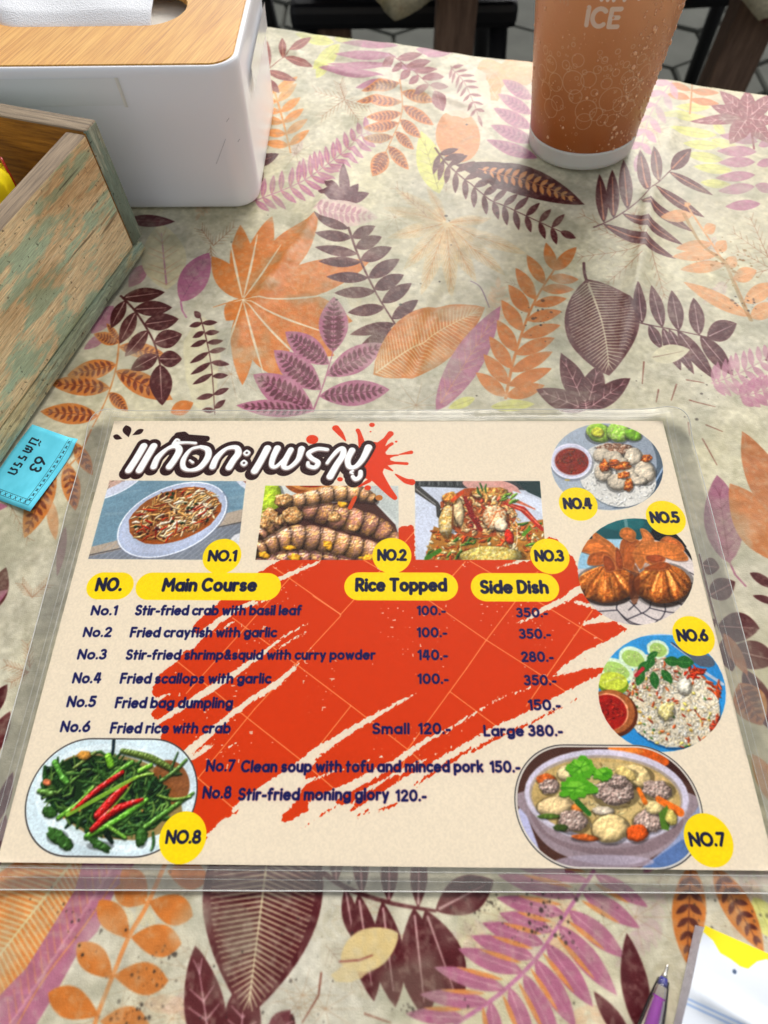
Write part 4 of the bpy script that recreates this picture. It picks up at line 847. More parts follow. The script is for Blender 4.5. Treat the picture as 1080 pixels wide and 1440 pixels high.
    for s, x, y, r, in (('NO.1',312,782,27),('NO.2',551,781,27.5),('NO.3',773,782,27.5),('NO.4',813,708.5,27),('NO.5',936,728,27.5),('NO.6',975,894,29),('NO.8',257,1177.5,33),('NO.7',996,1181,34)):
        q = c.m([(x, y)])[0]; rr = c.pxr((x, y), r)
        t = np.linspace(0, 2 * math.pi, 48, endpoint=False)
        c.poly(np.stack([q[0] + rr * np.cos(t), q[1] + rr * np.sin(t)], 1), YL, mapped=True)
        write(c, s, x - r * .76, x + r * .76, y + r * .22, r * .48, NV, .145, gap=.26)
    c.a *= (.975 + .05 * vnoise(X * 1500, Y * 1500, 3))[..., None]
    return c
# ------------------------------------------------------------------ materials
def nodes(name):
    m = bpy.data.materials.new(name); m.use_nodes = True
    nt = m.node_tree; return m, nt, nt.nodes['Principled BSDF'], nt.nodes.new, nt.links.new
def plain(name, col, rough=.5, spec=.5, coat=0, coatr=.1, metal=0, bump=0, bscale=200, var=0, sss=0, trans=0, ior=1.45, vscale=30):
    m, nt, b, N, L = nodes(name)
    c = [((v / 255.0) / 12.92 if v <= 10 else ((v / 255.0 + .055) / 1.055) ** 2.4) for v in col]
    b.inputs['Base Color'].default_value = (*c, 1); b.inputs['Roughness'].default_value = rough
    b.inputs['Specular IOR Level'].default_value = spec; b.inputs['Coat Weight'].default_value = coat; b.inputs['Coat Roughness'].default_value = coatr
    b.inputs['Metallic'].default_value = metal; b.inputs['Transmission Weight'].default_value = trans; b.inputs['IOR'].default_value = ior
    if sss: b.inputs['Subsurface Weight'].default_value = sss; b.inputs['Subsurface Radius'].default_value = (.01, .005, .003)
    if bump or var:
        t = N('ShaderNodeTexCoord'); n = N('ShaderNodeTexNoise'); n.inputs['Scale'].default_value = bscale; n.inputs['Detail'].default_value = 4; L(t.outputs['Object'], n.inputs['Vector'])
        if bump:
            bp = N('ShaderNodeBump'); bp.inputs['Strength'].default_value = bump; bp.inputs['Distance'].default_value = .001; L(n.outputs['Fac'], bp.inputs['Height']); L(bp.outputs[0], b.inputs['Normal'])
        if var:
            n2 = N('ShaderNodeTexNoise'); n2.inputs['Scale'].default_value = vscale; n2.inputs['Detail'].default_value = 6; L(t.outputs['Object'], n2.inputs['Vector'])
            r = N('ShaderNodeValToRGB'); r.color_ramp.elements[0].position = .3; r.color_ramp.elements[1].position = .7
            r.color_ramp.elements[0].color = (*[x * (1 - var) for x in c], 1); r.color_ramp.elements[1].color = (*[min(1, x * (1 + var)) for x in c], 1)
            L(n2.outputs['Fac'], r.inputs[0]); L(r.outputs[0], b.inputs['Base Color'])
    return m
def make_image(name, c):
    im = bpy.data.images.new(name, c.W, c.H, alpha=False)
    px = np.ones((c.H, c.W, 4), np.float32); px[..., :3] = np.clip(c.a[::-1], 0, 1)
    im.pixels.foreach_set(px.ravel()); im.update(); im.pack()
    return im
def printed(name, c, rough=.5, spec=.5, coat=0, coatr=.08, bump=None, uvname='UVMap'):
    m, nt, b, N, L = nodes(name)
    t = N('ShaderNodeTexImage'); t.image = make_image(name + '_print', c); t.extension = 'REPEAT'; t.interpolation = 'Cubic'
    L(t.outputs['Color'], b.inputs['Base Color'])
    b.inputs['Roughness'].default_value = rough; b.inputs['Specular IOR Level'].default_value = spec; b.inputs['Coat Weight'].default_value = coat; b.inputs['Coat Roughness'].default_value = coatr
    if bump:
        tc = N('ShaderNodeTexCoord'); prev = None
        for sc_, st, di in bump:
            n = N('ShaderNodeTexNoise'); n.inputs['Scale'].default_value = sc_; n.inputs['Detail'].default_value = 5; L(tc.outputs['Object'], n.inputs['Vector'])
            bp = N('ShaderNodeBump'); bp.inputs['Strength'].default_value = st; bp.inputs['Distance'].default_value = di; L(n.outputs['Fac'], bp.inputs['Height'])
            if prev: L(prev.outputs[0], bp.inputs['Normal'])
            prev = bp
        L(prev.outputs[0], b.inputs['Normal'])
        if coat: L(prev.outputs[0], b.inputs['Coat Normal'])
    return m
def clear_film(name, haze=.1, hazecol=(.8, .8, .78), tint=(.95, .95, .93), rough=.08, bump=(60, .3), ior=1.5):
    m, nt, b, N, L = nodes(name); nt.nodes.remove(b); out = nt.nodes['Material Output']
    tr = N('ShaderNodeBsdfTransparent'); tr.inputs[0].default_value = (*tint, 1)
    gl = N('ShaderNodeBsdfGlossy'); gl.inputs['Roughness'].default_value = rough
    df = N('ShaderNodeBsdfDiffuse'); df.inputs[0].default_value = (*hazecol, 1)
    fr = N('ShaderNodeFresnel'); fr.inputs['IOR'].default_value = ior
    m1 = N('ShaderNodeMixShader'); m2 = N('ShaderNodeMixShader')
    m1.inputs[0].default_value = haze; L(tr.outputs[0], m1.inputs[1]); L(df.outputs[0], m1.inputs[2])
    L(fr.outputs[0], m2.inputs[0]); L(m1.outputs[0], m2.inputs[1]); L(gl.outputs[0], m2.inputs[2]); L(m2.outputs[0], out.inputs[0])
    if bump:
        tc = N('ShaderNodeTexCoord'); n = N('ShaderNodeTexNoise'); n.inputs['Scale'].default_value = bump[0]; n.inputs['Detail'].default_value = 3; L(tc.outputs['Object'], n.inputs['Vector'])
        bp = N('ShaderNodeBump'); bp.inputs['Strength'].default_value = bump[1]; bp.inputs['Distance'].default_value = .002; L(n.outputs['Fac'], bp.inputs['Height'])
        L(bp.outputs[0], gl.inputs['Normal']); L(bp.outputs[0], fr.inputs['Normal'])
    return m
def lin(c): return tuple(((v / 255.0 + .055) / 1.055) ** 2.4 for v in c) + (1,)
def wood(name, base, dark, teal=None, tealamt=.5, axis=0, stretch=14, scale=40, rough=.8, light=None, rot=0.0, bump=.5):
    """weathered wood; the grain runs along the object's own axis"""
    m, nt, b, N, L = nodes(name)
    tc = N('ShaderNodeTexCoord'); mp = N('ShaderNodeMapping'); s = [stretch] * 3; s[axis] = 1.0
    mp.inputs['Scale'].default_value = s; mp.inputs['Rotation'].default_value = (0, 0, rot); L(tc.outputs['Object'], mp.inputs[0])
    g = N('ShaderNodeTexNoise'); g.inputs['Scale'].default_value = scale; g.inputs['Detail'].default_value = 9; g.inputs['Roughness'].default_value = .7; L(mp.outputs[0], g.inputs['Vector'])
    r = N('ShaderNodeValToRGB'); e = r.color_ramp.elements; e[0].position = .30; e[0].color = lin(dark); e[1].position = .58; e[1].color = lin(base)
    if light: x = r.color_ramp.elements.new(.76); x.color = lin(light)
    L(g.outputs['Fac'], r.inputs[0]); col = r.outputs[0]
    if teal:
        n = N('ShaderNodeTexNoise'); n.inputs['Scale'].default_value = 18; n.inputs['Detail'].default_value = 10; n.inputs['Roughness'].default_value = .68
        mp2 = N('ShaderNodeMapping'); s2 = [4.5] * 3; s2[axis] = 1.0; mp2.inputs['Scale'].default_value = s2; L(tc.outputs['Object'], mp2.inputs[0]); L(mp2.outputs[0], n.inputs['Vector'])
        rr = N('ShaderNodeValToRGB'); rr.color_ramp.elements[0].position = .61 - .25 * tealamt; rr.color_ramp.elements[1].position = .68 - .25 * tealamt; L(n.outputs['Fac'], rr.inputs[0])
        mx = N('ShaderNodeMix'); mx.data_type = 'RGBA'; L(rr.outputs[0], mx.inputs['Factor']); L(col, mx.inputs['A']); mx.inputs['B'].default_value = lin(teal); col = mx.outputs['Result']
        # fine grain over everything and dark pits
        g2 = N('ShaderNodeTexNoise'); g2.inputs['Scale'].default_value = scale * 3; g2.inputs['Detail'].default_value = 6; L(mp.outputs[0], g2.inputs['Vector'])
        r2 = N('ShaderNodeMapRange'); r2.inputs['From Min'].default_value = .25; r2.inputs['From Max'].default_value = .75; r2.inputs['To Min'].default_value = .62; r2.inputs['To Max'].default_value = 1.32; L(g2.outputs['Fac'], r2.inputs['Value'])
        mm = N('ShaderNodeMix'); mm.data_type = 'RGBA'; mm.blend_type = 'MULTIPLY'; mm.inputs['Factor'].default_value = 1; L(col, mm.inputs['A']); L(r2.outputs[0], mm.inputs['B']); col = mm.outputs['Result']
        v = N('ShaderNodeTexNoise'); v.inputs['Scale'].default_value = 420; v.inputs['Detail'].default_value = 3; L(tc.outputs['Object'], v.inputs['Vector'])
        r3 = N('ShaderNodeValToRGB'); r3.color_ramp.elements[0].position = .26; r3.color_ramp.elements[0].color = (.12, .1, .08, 1); r3.color_ramp.elements[1].position = .36; r3.color_ramp.elements[1].color = (1, 1, 1, 1); L(v.outputs['Fac'], r3.inputs[0])
        m3 = N('ShaderNodeMix'); m3.data_type = 'RGBA'; m3.blend_type = 'MULTIPLY'; m3.inputs['Factor'].default_value = .9; L(col, m3.inputs['A']); L(r3.outputs[0], m3.inputs['B']); col = m3.outputs['Result']
    if teal:
        w = N('ShaderNodeTexNoise'); w.inputs['Scale'].default_value = 15; w.inputs['Detail'].default_value = 7; mp3 = N('ShaderNodeMapping'); s3 = [3.2] * 3; s3[axis] = 1.0
        mp3.inputs['Scale'].default_value = s3; mp3.inputs['Location'].default_value = (.3, .7, .2); L(tc.outputs['Object'], mp3.inputs[0]); L(mp3.outputs[0], w.inputs['Vector'])
        rw = N('ShaderNodeValToRGB'); rw.color_ramp.elements[0].position = .42; rw.color_ramp.elements[0].color = (1, 1, 1, 1); rw.color_ramp.elements[1].position = .66; rw.color_ramp.elements[1].color = (.62, .47, .34, 1); L(w.outputs['Fac'], rw.inputs[0])
        m4 = N('ShaderNodeMix'); m4.data_type = 'RGBA'; m4.blend_type = 'MULTIPLY'; m4.inputs['Factor'].default_value = .8; L(col, m4.inputs['A']); L(rw.outputs[0], m4.inputs['B']); col = m4.outputs['Result']
        ck = N('ShaderNodeTexNoise'); ck.inputs['Scale'].default_value = 11; ck.inputs['Detail'].default_value = 2; mp4 = N('ShaderNodeMapping'); s4 = [16] * 3; s4[axis] = 1.0; mp4.inputs['Scale'].default_value = s4; mp4.inputs['Location'].default_value = (.9, .1, .5)
        L(tc.outputs['Object'], mp4.inputs[0]); L(mp4.outputs[0], ck.inputs['Vector']); rc = N('ShaderNodeValToRGB'); rc.color_ramp.elements[0].position = .27; rc.color_ramp.elements[0].color = (.16, .13, .1, 1); rc.color_ramp.elements[1].position = .33; rc.color_ramp.elements[1].color = (1, 1, 1, 1); L(ck.outputs['Fac'], rc.inputs[0])
        m5 = N('ShaderNodeMix'); m5.data_type = 'RGBA'; m5.blend_type = 'MULTIPLY'; m5.inputs['Factor'].default_value = .85; L(col, m5.inputs['A']); L(rc.outputs[0], m5.inputs['B']); col = m5.outputs['Result']
    L(col, b.inputs['Base Color']); b.inputs['Roughness'].default_value = rough
    bp = N('ShaderNodeBump'); bp.inputs['Strength'].default_value = bump; bp.inputs['Distance'].default_value = .0012; L(g.outputs['Fac'], bp.inputs['Height']); L(bp.outputs[0], b.inputs['Normal'])
    return m

# ------------------------------------------------------------------ object helpers
def link(name, me, mat=None, parent=None, smooth=False, **props):
    o = bpy.data.objects.new(name, me); COL.objects.link(o)
    if mat:
        for mm in (mat if isinstance(mat, (list, tuple)) else [mat]): me.materials.append(mm)
    if smooth: me.polygons.foreach_set('use_smooth', [True] * len(me.polygons))
    if parent: o.parent = parent
    for k, v in props.items(): o[k] = v
    return o
def mesh(name, V, F):
    me = bpy.data.meshes.new(name); me.from_pydata([tuple(v) for v in V], [], [tuple(f) for f in F]); me.update(); return me
def bmo(name, bm, mat=None, parent=None, smooth=False, **props):
    me = bpy.data.meshes.new(name); bmesh.ops.recalc_face_normals(bm, faces=bm.faces); bm.to_mesh(me); bm.free(); return link(name, me, mat, parent, smooth, **props)
def thing(name, loc, label, cat, group=None, rz=0.0, rot=None):
    o = bpy.data.objects.new(name, None); COL.objects.link(o); o.location = loc; o.rotation_euler = rot or (0, 0, rz); o['label'] = label; o['category'] = cat
    o.empty_display_size = .02
    if group: o['group'] = group
    return o
def box(bm, x0, x1, y0, y1, z0, z1, bev=0.0, seg=2):
    r = bmesh.ops.create_cube(bm, size=1.0); vs = r['verts']
    for v in vs: v.co = Vector(((x0 + x1) / 2 + v.co.x * (x1 - x0), (y0 + y1) / 2 + v.co.y * (y1 - y0), (z0 + z1) / 2 + v.co.z * (z1 - z0)))
    if bev: bmesh.ops.bevel(bm, geom=list({e for v in vs for e in v.link_edges}), offset=bev, segments=seg, affect='EDGES', profile=.6)
def tube(P, r, n=8, closed=False):
    V = []; F = []; P = [Vector(p) for p in P]; m = len(P)
    for i, p in enumerate(P):
        a = P[(i - 1) % m] if (closed or i) else p; b = P[(i + 1) % m] if (closed or i < m - 1) else p
        d = (b - a).normalized(); u = d.cross(Vector((0, 0, 1))); u = u.normalized() if u.length > 1e-4 else Vector((1, 0, 0)); w = d.cross(u)
        rr = r[i] if hasattr(r, '__len__') else r
        V += [p + (u * math.cos(2 * math.pi * k / n) + w * math.sin(2 * math.pi * k / n)) * rr for k in range(n)]
    for i in range(m if closed else m - 1):
        j = (i + 1) % m
        F += [(i * n + k, i * n + (k + 1) % n, j * n + (k + 1) % n, j * n + k) for k in range(n)]
    if not closed: F += [tuple(range(n - 1, -1, -1)), tuple((m - 1) * n + k for k in range(n))]
    return V, F
def lathe(prof, n=64, cap0=True, cap1=True):
    V = [(r * math.cos(2 * math.pi * k / n), r * math.sin(2 * math.pi * k / n), z) for r, z in prof for k in range(n)]
    F = [(i * n + k, i * n + (k + 1) % n, (i + 1) * n + (k + 1) % n, (i + 1) * n + k) for i in range(len(prof) - 1) for k in range(n)]
    if cap0: F.append(tuple(range(n - 1, -1, -1)))
    if cap1: F.append(tuple((len(prof) - 1) * n + k for k in range(n)))
    return V, F
def set_uv(me, fn):
    uv = me.uv_layers.new(name='UVMap'); li = np.empty(len(me.loops), np.int32); me.loops.foreach_get('vertex_index', li)
    co = np.empty(len(me.vertices) * 3, np.float32); me.vertices.foreach_get('co', co); co = co.reshape(-1, 3)
    u, v = fn(co); a = np.stack([u[li], v[li]], 1).astype(np.float32); uv.data.foreach_set('uv', a.ravel())
def ray_at(x, y, Y):
    d = np.array([(x - 540) / CAM_F, -(y - 720) / CAM_F, -1.0]) @ _R.T; t = (Y - _C[1]) / d[1]; p = _C + t * d; return Vector(p)

# ------------------------------------------------------------------ ground far below the table
FZ = -.72
pave_m = plain('paver_concrete', (74, 76, 70), .85, .3, bump=.4, bscale=60, var=.22, vscale=8)
joint_m = plain('joint_sand', (52, 52, 46), .95, .2, var=.2)
bm = bmesh.new(); box(bm, -60, 60, -60, 60, FZ - .3, FZ - .012)
bmo('ground', bm, joint_m, kind='structure')
pavement = bpy.data.objects.new('pavement', None); COL.objects.link(pavement); pavement['kind'] = 'structure'
R_ = .135; hv, hf = lathe([(R_ - .004, -.05), (R_ - .004, -.006), (R_ - .010, 0)], 6)
hex_me = mesh('paver', hv, hf); hex_me.materials.append(pave_m)
rng = random.Random(5); k = 0
for i in range(-9, 12):
    for j in range(0, 11):
        x = i * R_ * math.sqrt(3) + (j % 2) * R_ * math.sqrt(3) / 2; y = 1.15 + j * R_ * 1.5
        if abs(x - .15 - (y - 1.3) * .12) > .55 + (y) * .45: continue
        o = bpy.data.objects.new('paver', hex_me); COL.objects.link(o); o.parent = pavement
        o.location = (x, y, FZ + rng.uniform(-.004, .004)); o.rotation_euler = (rng.uniform(-.01, .01), rng.uniform(-.01, .01), math.pi / 6)

# ------------------------------------------------------------------ our table and its printed cloth
E1 = np.array([.9653, -.261]); E2 = np.array([.261, .9653])
TA0, TA1, TB0, TB1 = -.50, .62, -.34, .5835
table = thing('dining_table', (0, 0, 0), 'wooden table standing under the leaf print tablecloth', 'table', rz=math.atan2(-.261, .9653))
wood_t = wood('table_wood', (120, 88, 60), (70, 48, 34), scale=14, rough=.6)
bm = bmesh.new(); box(bm, TA0 + .004, TA1 - .004, TB0 + .004, TB1 - .004, -.034, -.0045, .003); bmo('table_top', bm, wood_t, table)
for a in (TA0 + .05, TA1 - .1):
    for b in (TB0 + .05, TB1 - .1):
        bm = bmesh.new(); box(bm, a, a + .05, b, b + .05, FZ, -.034, .004); bmo('leg', bm, wood_t, table)

cl = cloth_print()
da = .0026; over = .16
na = int((TA1 - TA0 + 2 * over) / (da * 1.5)); nb = int((TB1 - TB0 + 2 * over) / da)
A = np.linspace(TA0 - over, TA1 + over, na); B = np.linspace(TB0 - over, TB1 + over, nb)
AA, BB = np.meshgrid(A, B)
def drape(t, lo, hi, rad=.007):
    o = np.where(t > hi, t - hi, np.where(t < lo, t - lo, 0.0)); s = np.sign(o); q = np.abs(o)
    ang = np.minimum(q / rad, math.pi / 2)
    out = s * rad * np.sin(ang); down = rad * (1 - np.cos(ang)) + np.maximum(q - rad * math.pi / 2, 0)
    return np.clip(t, lo, hi) + out, down, q
ax, ad, aq = drape(AA, TA0, TA1); bx, bd, bq = drape(BB, TB0, TB1)
down = np.maximum(ad, bd) + .35 * np.minimum(ad, bd)
Xw = ax * E1[0] + bx * E2[0]; Yw = ax * E1[1] + bx * E2[1]
FX = AA * E1[0] + BB * E2[0]; FY = AA * E1[1] + BB * E2[1]       # flat pattern coordinates
hang = np.clip(np.maximum(ad, bd) / .05, 0, 1)
fold = .010 * hang * np.sin(np.where(ad > bd, BB, AA) * 62 + 2 * np.sin(AA * 11))
Xw += fold * (E2[0] * (bd >= ad) + E1[0] * (ad > bd)) * np.where(bd >= ad, np.sign(BB), np.sign(AA)); Yw += fold * (E2[1] * (bd >= ad) + E1[1] * (ad > bd)) * np.where(bd >= ad, np.sign(BB), np.sign(AA))
H = np.zeros_like(Xw)
def ridge(P, amp, wid, soft=1.0):
    global H
    G = ground(P); d2 = np.full(Xw.shape, 1e9); tt = np.zeros_like(Xw); n = len(G) - 1
    for i in range(n):
        a = G[i]; d = G[i + 1] - a; L2 = (d ** 2).sum(); t = np.clip(((FX - a[0]) * d[0] + (FY - a[1]) * d[1]) / L2, 0, 1)
        q = (FX - a[0] - t * d[0]) ** 2 + (FY - a[1] - t * d[1]) ** 2; m_ = q < d2; d2 = np.where(m_, q, d2); tt = np.where(m_, (i + t) / n, tt)
    H = H + amp * np.exp(-np.sqrt(d2 + 1e-8) / wid) * np.clip(np.minimum(tt, 1 - tt) * 8, 0, 1)
for P_, a_, w_ in (([(545,70),(512,187),(430,330),(349,440),(300,520)], .0030, .006), ([(512,187),(430,330),(349,440)], .0026, .0016), ([(930,180),(917,262),(900,350),(886,437)], .0026, .0018), ([(640,390),(600,455),(575,560)], -.0022, .0014), ([(720,200),(680,310),(640,390),(600,455),(570,580)], -.0020, .005), ([(965,120),(917,262),(905,350),(888,437),(860,560)], .0034, .007),
    ([(380,60),(470,100),(560,120),(700,160)], .0024, .006), ([(370,75),(450,82),(560,92),(680,100)], -.0018, .005), ([(360,330),(380,250),(480,150)], .0012, .006), ([(960,500),(1000,560),(1060,640)], .0012, .008),
    ([(300,1240),(250,1330),(210,1440),(180,1500)], .0030, .007), ([(345,1240),(290,1300),(240,1440)], -.0022, .006), ([(0,1230),(-40,1000),(60,700)], -.0016, .006), ([(1080,700),(1050,900),(1120,1200)], .0012, .007),
    ([(470,1240),(440,1330),(400,1440)], .0016, .006), ([(930,1240),(900,1300),(860,1400)], -.0010, .006), ([(540,330),(700,240),(900,230)], .0010, .005), ([(620,80),(600,140),(640,180)], .0016, .005), ([(770,330),(820,420),(780,560)], -.0012, .006)):
    ridge(P_, a_, w_)
H += .0016 * (fbm(FX * 22 + 50, FY * 22 + 50, 71, 3) - .5) + .0004 * (fbm(FX * 90 + 50, FY * 90 + 50, 75, 2) - .5)
edge_r = np.clip(1 - (TB1 - BB) / .06, 0, 1) * (BB < TB1 + .01)
H += edge_r * .0035 * (fbm(AA * 28 + 9, BB * 10 + 40, 79, 3) - .5)
m_ = (FX > -.16) & (FX < .16) & (FY > -.012) & (FY < .222)
dx = np.maximum(np.abs(FX) - .158, 0); dy = np.maximum(np.maximum(FY - .218, -.008 - FY), 0); near = np.clip(np.hypot(dx, dy) / .02, 0, 1)
H = np.where(near < 1, H * near - .0002 * (1 - near), H)
for (bx0, bx1, by0, by1) in ((-.28, -.088, .392, .524), (.1, .185, .425, .505)):
    dx = np.maximum(np.maximum(bx0 - FX, FX - bx1), 0); dy = np.maximum(np.maximum(by0 - FY, FY - by1), 0); near = np.clip(np.hypot(dx, dy) / .02, 0, 1); H = H * near - .0002 * (1 - near)
Zw = -down + H * (1 - hang)
V = np.stack([Xw, Yw, Zw], -1).reshape(-1, 3)
idx = np.arange(na * nb).reshape(nb, na)
F = np.stack([idx[:-1, :-1], idx[:-1, 1:], idx[1:, 1:], idx[1:, :-1]], -1).reshape(-1, 4)
me = bpy.data.meshes.new('tablecloth'); me.vertices.add(len(V)); me.vertices.foreach_set('co', V.astype(np.float32).ravel())
me.loops.add(F.size); me.loops.foreach_set('vertex_index', F.astype(np.int32).ravel()); me.polygons.add(len(F)); me.polygons.foreach_set('loop_start', np.arange(0, F.size, 4, dtype=np.int32)); me.polygons.foreach_set('loop_total', np.full(len(F), 4, np.int32)); me.update(calc_edges=True); me.validate()
cloth_m = printed('cloth', cl, rough=.42, spec=.17, coat=.06, coatr=.20, bump=[(1500, .35, .0004), (170, .30, .0012)])
fu = (FX.ravel() - cl.x0) / (cl.x1 - cl.x0); fv = (FY.ravel() - cl.y0) / (cl.y1 - cl.y0)
set_uv(me, lambda co: (fu, fv))
link('tablecloth', me, cloth_m, None, True, label='cream tablecloth printed with maroon, orange and pink leaves, lying under everything', category='tablecloth')

# ------------------------------------------------------------------ the laminated menu
mp_ = menu_print()
menu = thing('laminated_menu', (0, 0, .0008), 'laminated cream food menu with orange brush field and yellow number badges', 'menu')
n1, n2 = 60, 44
V = []; F = []
for j in range(n2 + 1):
    for i in range(n1 + 1): V.append((-MW / 2 + MW * i / n1, MH * j / n2, MZ - .0008))
for j in range(n2):
    for i in range(n1): a = j * (n1 + 1) + i; F.append((a, a + 1, a + n1 + 2, a + n1 + 1))
me = mesh('paper_sheet', V, F); set_uv(me, lambda co: (co[:, 0] / MW + .5, co[:, 1] / MH))
paper_m = printed('menu_paper', mp_, rough=.5, spec=.15, bump=[(45, .12, .002), (900, .06, .0003)])
p_ = link('paper_sheet', me, paper_m, menu, False); sol = p_.modifiers.new('thickness', 'SOLIDIFY'); sol.thickness = .0003; sol.offset = -1
corners = ground([(131, 577), (963, 574), (1145, 1256.5), (-52, 1251)], .002)
cTL, cTR, cBR, cBL = corners
def sleeve_pt(s, t):
    return (cBL * (1 - s) + cBR * s) * (1 - t) + (cTL * (1 - s) + cTR * s) * t
NS, NT = 150, 112; rad = .013
V = []; mats = []
W_, H_ = .318, .235
def cornercut(s, t):
    x, y = s * W_, t * H_
    cx = min(max(x, rad), W_ - rad); cy = min(max(y, rad), H_ - rad); dx, dy = x - cx, y - cy; l = math.hypot(dx, dy)
    if dx and dy and l > rad: x, y = cx + dx / l * rad, cy + dy / l * rad
    return x / W_, y / H_
SX, SY = np.meshgrid(np.arange(NS + 1), np.arange(NT + 1))
def sleeve_z(x, y):
    """height of the film above the cloth"""
    ox = max(abs(x) - MW / 2, 0); oy = max(y - MH, -y, 0); o = math.hypot(ox, oy)
    if o < .0008: return .0023
    w = .0017 * math.exp(-((o - .0008) / .0045) ** 2) + .0006
    w += .0009 * min(1, o / .006) * (float(vnoise(np.array([x * 45 + 40.]), np.array([y * 45 + 40.]), 61)[0]) + .25 * float(vnoise(np.array([x * 200 + 90.]), np.array([y * 200 + 90.]), 62)[0]))
    for (cc, a) in ((cTL, .0042), (cTR, .0050), (cBR, .004), (cBL, .003)):
        d = math.hypot(x - cc[0], y - cc[1]); w += a * math.exp(-(d / .013) ** 2)
    return w
for j in range(NT + 1):
    for i in range(NS + 1):
        s, t = cornercut(i / NS, j / NT); p = sleeve_pt(s, t); V.append((p[0], p[1], sleeve_z(p[0], p[1]) - .0008 + .0001))
F = []; mi = []
for j in range(NT):
    for i in range(NS):
        a = j * (NS + 1) + i; f = (a, a + 1, a + NS + 2, a + NS + 1); F.append(f)
        c_ = np.mean([V[q][:2] for q in f], 0); mi.append(0 if (abs(c_[0]) < MW / 2 + .0007 and -.0007 < c_[1] < MH + .0007) else 1)
me = mesh('plastic_sleeve', V, F)
film = clear_film('film_over_paper', 0.0, tint=(1, 1, 1), rough=.12, bump=(14, .2), ior=1.16); filmb = clear_film('film_border', .10, (.80, .80, .76), (.99, .99, .98), .12, (50, .3), 1.3)
o = link('plastic_sleeve', me, [film, filmb], menu, True); me.polygons.foreach_set('material_index', mi)
rim = []
for s, t in [(u, 0) for u in np.linspace(0, 1, 90)] + [(1, u) for u in np.linspace(0, 1, 70)[1:]] + [(u, 1) for u in np.linspace(1, 0, 90)[1:]] + [(0, u) for u in np.linspace(1, 0, 70)[1:-1]]:
    s, t = cornercut(s, t); p = sleeve_pt(s, t); rim.append((p[0], p[1], sleeve_z(p[0], p[1]) - .0008 + .0001))
rv, rf = tube(rim, .00022, 6, True); seal = clear_film('film_edge', .62, (.82, .82, .78), (.9, .9, .88), .2, None)
link('sealed_edge', mesh('sealed_edge', rv, rf), seal, menu, True)
def seam(off, r):
    P = []
    a, b = -MW / 2 - off, MW / 2 + off; c_, d = -off, MH + off
    for q in np.linspace(a, b, 60): P.append((q, c_))
    for q in np.linspace(c_, d, 40)[1:]: P.append((b, q))
    for q in np.linspace(b, a, 60)[1:]: P.append((q, d))
    for q in np.linspace(d, c_, 40)[1:-1]: P.append((a, q))
    return tube([(x, y, sleeve_z(x, y) - .0008 + .00012) for x, y in P], r, 5, True)
for off, r in ((.0017, .00009), (.0048, .00006)):
    sv, sf = seam(off, r); link('seam_line', mesh('seam_line', sv, sf), seal, menu, True)

# ------------------------------------------------------------------ tissue box
def rrect(x0, x1, y0, y1, r, n=10):
    P = []
    for cx, cy, a in ((x1 - r, y1 - r, 0), (x0 + r, y1 - r, 90), (x0 + r, y0 + r, 180), (x1 - r, y0 + r, 270)):
        for k in range(n + 1): t = math.radians(a + 90 * k / n); P.append((cx + r * math.cos(t), cy + r * math.sin(t)))
    return P
def loft(rings, cap0=True, cap1=True):
    n = len(rings[0]); V = [p for r in rings for p in r]
    F = [(i * n + k, i * n + (k + 1) % n, (i + 1) * n + (k + 1) % n, (i + 1) * n + k) for i in range(len(rings) - 1) for k in range(n)]
    if cap0: F.append(tuple(range(n - 1, -1, -1)))
    if cap1: F.append(tuple((len(rings) - 1) * n + k for k in range(n)))
    return V, F
TB = thing('tissue_box', (-.183, .4555, .0), 'white plastic tissue box with bamboo lid and white tissue in its slot', 'tissue box')
hx, hy = .0960, .0655; hh = .0885
rings = []
for z, ins in ((.0002, .005), (.0007, .0028), (.0018, .0012), (.004, .0003), (.010, 0), (.03, 0), (.06, 0), (.084, 0), (.0868, .0004), (hh, .0012), (hh, .0030), (hh - .003, .0032), (.006, .0040)):
    f = (z / hh) * .0035; r = .0165
    rings.append([(x, y, z) for x, y in rrect(-hx - f + ins, hx - .0015 + f + ins * -1, -hy + ins, hy + f - ins, max(r - ins, .004))])
white_m = plain('white_plastic', (240, 242, 247), .28, .5, coat=.25, coatr=.2, bump=.05, bscale=40)
v, f = loft(rings); link('box_body', mesh('box_body', v, f), white_m, TB, True)
sl = lambda gx, gy, z, n=44: [(gx[0] + p[0], gy + p[1], z) for p in rrect(0, gx[1] - gx[0], -.0225, .0225, .0224)]
lx0, lx1, ly0, ly1 = -hx - .0005, hx - .0010, -hy + .0032, hy + .0005
outer = rrect(lx0, lx1, ly0, ly1, .013); sx0, sx1, sy = -.243 + .183, -.1236 + .183, .4605 - .4570
inner = rrect(sx0, sx1, sy - .0225, sy + .0225, .0224)
z0, z1 = hh - .0035, hh + .0006
rings = [[(x, y, z0) for x, y in inner], [(x, y, z0) for x, y in outer], [(x, y, z1 - .0006) for x, y in outer], [(x * .9965, y * .995, z1) for x, y in outer], [(x, y, z1) for x, y in rrect(sx0 - .0006, sx1 + .0006, sy - .0231, sy + .0231, .023)], [(x, y, z1 - .0006) for x, y in inner], [(x, y, z0) for x, y in inner]]
v, f = loft(rings, False, False)
